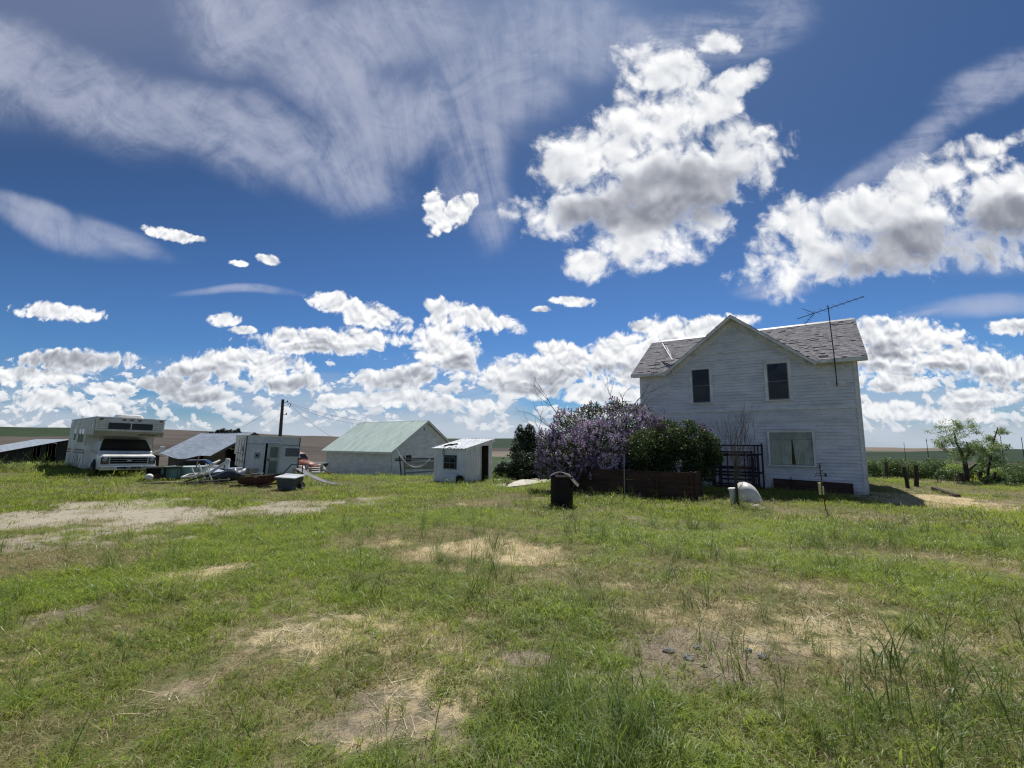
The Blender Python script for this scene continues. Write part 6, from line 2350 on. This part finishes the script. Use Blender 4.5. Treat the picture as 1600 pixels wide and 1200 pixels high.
# ---------------------------------------------------------------- small things in the yard
# rusty barrel with a bent sheet on it
bc = W(878, 788, 15.2)
bz = hz(bc.x, bc.y)
M_BURN = mat('burnt rusty drum', rgb('241c19'), .85, .35, 4, wear=rgb('3f2b22'), wear_at=.62, bump=.4)
br = empty('burn_barrel', (bc.x, bc.y, bz), 0, 'dark burnt steel barrel with a bent sheet on top, standing before the lilac', 'barrel')
k = MB()
k.lathe([(.0, .02), (.36, .0), (.37, .03), (.365, .30), (.385, .33), (.365, .36), (.365, .62), (.385, .65), (.365, .68), (.36, .98), (.375, 1.0), (.34, 1.0), (.335, .5), (0, .48)], 28)
k.build('drum', M_BURN, br, smooth=True)
k = MB()
n = 12
vs, fs = [], []
for i in range(n + 1):
    t = i / n
    x = -.36 + .92 * t
    z = 1.03 + .10 * math.sin(PI * min(t * 1.25, 1)) - (.34 * max(t - .68, 0) / .32 if t > .68 else 0)
    for y in (-.34 + .1 * t, .30 - .1 * t):
        for dz in (0, -.014):
            vs.append((x, y, z + dz + .03 * math.sin(7 * t + y * 3)))
for i in range(n):
    b = i * 4
    fs += [(b, b + 2, b + 6, b + 4), (b + 1, b + 5, b + 7, b + 3), (b, b + 4, b + 5, b + 1), (b + 2, b + 3, b + 7, b + 6)]
k.add(vs, fs)
o = k.build('bent_sheet', mat('sooty sheet steel', rgb('57534e'), .7, .3, 3, metal=.2))
o.location = (bc.x, bc.y, bz)
o.rotation_euler = (0, 0, -.25)
tag(o, 'curled grey metal sheet lying on the burnt barrel', 'metal sheet')

# low board fence before the bushes: boards on short posts, returning to the house at its right end
FA, FB = W(888, 770, 19.1), W(1086, 784, 16.4)
d = Vector((FB.x - FA.x, FB.y - FA.y, 0))
FL = d.length
fa = math.atan2(d.y, d.x)
fz = min(hz(FA.x, FA.y), hz(FB.x, FB.y)) - .05
fen = empty('board_fence', (FA.x, FA.y, fz), fa, 'low dark brown board fence enclosing the lilac and the green bush', 'fence')
M_FENCE = mat('dark stained fence board', rgb('4b362b'), .85, .3, 1.4, dark=rgb('33251e'), wear=rgb('5f4738'), wear_at=.58, bump=.4, stretch=(.4, .4, 5))
rf_ = random.Random(8)
for j, (xa, xb) in enumerate(((0, FL * .47), (FL * .47, FL))):
    k = MB()
    for i in range(6):
        z = .02 + i * .178
        x = xa
        while x < xb - .05:
            e = min(x + rf_.uniform(1.6, 2.6), xb)
            t = rf_.uniform(-.012, .012)
            k.box(((x + e) / 2, t, z + .085 + rf_.uniform(-.008, .008)), (e - x - .005, .03, .177), (0, rf_.uniform(-.006, .006), 0))
            x = e
    k.build('board_panel', M_FENCE, fen)
k = MB()
for i in range(6):
    k.box((FL - .02, .75, .105 + i * .178), (.03, 1.45, .176))
k.build('board_panel', M_FENCE, fen)
for x, h in ((.0, 1.05), (FL * .47, 1.08), (FL * .49, 1.10), (FL * .74, 1.02), (FL - .08, 1.12), (FL + .04, 1.10)):
    k = MB()
    k.box((x, -.05 if x < FL else .03, h / 2 - .1), (.085, .06, h + .2))
    k.build('post', M_FENCE, fen)
a = W(976, 779, 16.9)
a.z = hz(a.x, a.y)
k = MB()
k.tube([(0, 0, -.1), (.01, 0, .8), (.03, 0, 1.62)], .022, 7)
o = k.build('metal_post', M_STEEL)
o.location = a
tag(o, 'thin pale metal post standing before the middle of the board fence', 'post')

# white fibreglass dome and tube by the sapling
dc = G(1172, 787)
k = MB()
DOME = [(-.41, 0), (-.42, .18), (-.41, .36), (-.38, .52), (-.31, .65), (-.19, .73), (-.04, .75), (.10, .70), (.22, .60), (.32, .46), (.40, .30), (.46, .14), (.50, 0)]
secs = [[(x * s + .02, y, z * (.35 + .65 * s)) for x, z in DOME] for y, s in ((-.42, .35), (-.38, .62), (-.26, .84), (-.08, .97), (.10, 1.0), (.20, .99), (.22, .93))]
k.loft(secs, cap=True)
o = k.build('white_dome', mat('white fibreglass', rgb('dcdad4'), .4, .08, 2, wear=rgb('a8a59c'), wear_at=.68), smooth=False)
o.data.shade_smooth()
o.location, o.rotation_euler = dc + Vector((.02, .20, -.03)), (0, 0, -.15)
tag(o, 'white rounded fibreglass dome sitting on the grass by the bare sapling', 'dome')
tc_ = G(1147, 789)
k = MB()
k.lathe([(0, 0), (.085, .0), (.10, .50), (.125, .50), (.13, .56), (.11, .58), (0, .58)], 16)
o = k.build('white_bucket', mat('white plastic bucket', rgb('e4e3de'), .4, .06, 3))
o.location, o.rotation_euler = tc_, (.02, -.09, 0)
tag(o, 'narrow tall white plastic bucket just left of the sapling trunk', 'bucket')
for i, (px, py, s) in enumerate(((1176, 791, .10), (1183, 793, .13), (1190, 797, .07))):
    p = G(px, py)
    k = MB()
    rr_ = random.Random(i)
    k.lathe([(0, -.3 * s), (s * .8, -.2 * s), (s, .1 * s), (s * .6, .45 * s), (0, .5 * s)], 7)
    k.v = [(x * rr_.uniform(.8, 1.25), y * rr_.uniform(.7, 1.1), z * rr_.uniform(.8, 1.2)) for x, y, z in k.v]
    o = k.build('white_stone', M_CONC)
    o.location = p + Vector((0, 0, .03))
    tag(o, ('pale stone nearest the white dome', 'largest pale stone right of the sapling foot', 'smallest pale stone, farthest right of the sapling foot')[i], 'stone', 'pale stones by the sapling')

# rain gauge on a leaning stake with a small vane on top
gp = G(1293, 808)
rg = empty('rain_gauge', gp, YAW, 'rain gauge on a thin bent stake topped by a dark ornament', 'rain gauge')
k = MB()
k.tube([(.10, 0, .0), (.03, 0, .06), (-.03, 0, .22), (-.05, 0, .6), (-.06, 0, .98), (-.10, 0, 1.50)], .014, 7)
k.tube([(.0, 0, .05), (.06, -.02, .10), (.09, 0, .0)], .012, 6)
k.build('stake', M_RUST, rg)
k = MB()
k.lathe([(0, .62), (.030, .62), (.040, .93), (.046, .96), (.036, .96), (.0, .94)], 14, (-.13, -.03, 0))
k.lathe([(0, .63), (.018, .63), (.024, .86), (0, .87)], 10, (-.05, -.04, 0))
k.build('gauge_tube', mat('yellowed plastic', rgb('d9cf9e'), .35, .08, 5), rg)
k = MB()
k.tube([(-.24, 0, 1.16), (.04, 0, 1.16)], .010, 6)
k.tube([(-.22, 0, 1.22), (.02, 0, 1.22)], .008, 6)
for x, z, s in ((.04, 1.17, .035), (-.23, 1.15, .026), (-.20, 1.22, .028), (-.05, 1.31, .03)):
    k.lathe([(0, -s), (s * .8, -s * .5), (s, 0), (s * .8, s * .5), (0, s)], 10, (x, 0, z))
k.box((.035, 0, 1.19), (.05, .03, .09))
k.tube([(-.105 + .045 * math.cos(t), 0, 1.43 + .045 * math.sin(t)) for t in np.linspace(PI * .75, PI * 2.25, 10)], .010, 6)
k.tube([(-.17, 0, 1.50), (-.03, 0, 1.50)], .011, 6)
k.build('ornament', M_DKSTEEL, rg)

# concrete slabs of the old patio, with weeds
def slab(name, quad, th=.05, n=8):
    a, b, c, d = [G(*q) for q in quad]
    V_, F_ = [], []
    for i in range(n + 1):
        for j in range(n + 1):
            u, v = i / n, j / n
            p = a.lerp(b, u).lerp(d.lerp(c, u), v)
            V_.append((p.x + .05 * math.sin(9 * v), p.y + .05 * math.sin(7 * u + 1), hz(p.x, p.y) + th))
    for i in range(n):
        for j in range(n):
            q = i * (n + 1) + j
            F_.append((q, q + 1, q + n + 2, q + n + 1))
    k = MB()
    k.add(V_, F_)
    o = k.build(name, M_CONC)
    m = o.modifiers.new('thick', 'SOLIDIFY')
    m.thickness, m.offset = .14, -1 if o.data.polygons[0].normal.z > 0 else 1
    o['kind'] = 'structure'
    V2 = np.array(V_)
    return o


sc1, sc2 = G(820, 750), G(790, 757)
KEEP_OUT.append((sc1.x, sc1.y, 1.5, 2.2, YAW))
KEEP_OUT.append((sc2.x + .4, sc2.y, 1.0, 1.0, YAW))
slab('path', ((790, 763), (868, 752), (864, 745), (800, 755)))
slab('patio', ((772, 752), (850, 746), (848, 739), (782, 744)))
slab('patio', ((770, 762), (789, 761), (790, 756), (768, 758)), .035, 4)


def weeds(px, py, r, n, lab, m, h=.35):
    c = G(px, py)
    C = c.copy()
    P = np.stack([vr.normal(0, r, n), vr.normal(0, r, n), np.abs(vr.normal(0, h * .5, n)) + .02], 1)
    V, Q = leaves(P, .075, vr, .45, up=.5)
    k = empty('weed_clump', C, 0, lab, 'weed', 'weeds on the concrete slabs')
    np_mesh('foliage', V, Q, m, k, vr.random(len(Q)))
    b = MB()
    for i in range(9):
        twig(b, (vr.normal(0, r * .6), vr.normal(0, r * .6), 0), (vr.normal(0, .25), vr.normal(0, .25), 1), h * 1.3, .008, 0, rn, .3, .2, 1)
    b.build('stem', M_BUSH, k)


weeds(805, 747, .38, 420, 'largest leafy weed clump, in the middle of the concrete slabs', M_HEDGE, .5)
weeds(832, 744, .30, 260, 'yellow green weed clump towards the lilac end of the slabs', M_YOUNG, .35)
weeds(774, 756, .22, 240, 'weed clump growing by the doorway of the metal shed', M_YOUNG, .45)
weeds(852, 745, .2, 120, 'small weed clump at the lilac end of the slabs', M_YOUNG, .25)
weeds(746, 752, .16, 160, 'dark weed clump against the side wall of the metal shed', M_HEDGE, .4)
weeds(790, 757, .18, 110, 'low weed clump on the near edge of the slabs', M_HEDGE, .16)

# stones on the bare ground and an ash heap
for i, (px, py, s, lab) in enumerate(((1044, 1018, .042, 'flat grey stone at the left of the bare patch'), (1090, 1013, .034, 'grey stone at the back of the bare patch'), (1076, 1030, .038, 'dark grey stone at the front of the bare patch'), (1192, 1028, .036, 'grey stone at the right end of the bare patch'), (1170, 1018, .026, 'smallest grey stone, right part of the bare patch'))):
    p = G(px, py)
    rr_ = random.Random(i + 30)
    k = MB()
    k.lathe([(0, -.35 * s), (s * .9, -.25 * s), (s * 1.1, .05 * s), (s * .8, .32 * s), (0, .38 * s)], 9)
    k.v = [(x * rr_.uniform(.85, 1.3), y * rr_.uniform(.7, 1.1), z * rr_.uniform(.8, 1.2)) for x, y, z in k.v]
    o = k.build('field_stone', mat('grey basalt', rgb('7d7b7c'), .85, .25, 20, bump=.5) if i == 0 else bpy.data.materials['grey basalt'])
    o.location = p + Vector((0, 0, .012))
    o.rotation_euler = (0, 0, i)
    tag(o, lab, 'stone', 'stones on the bare patch')

grow_grass()
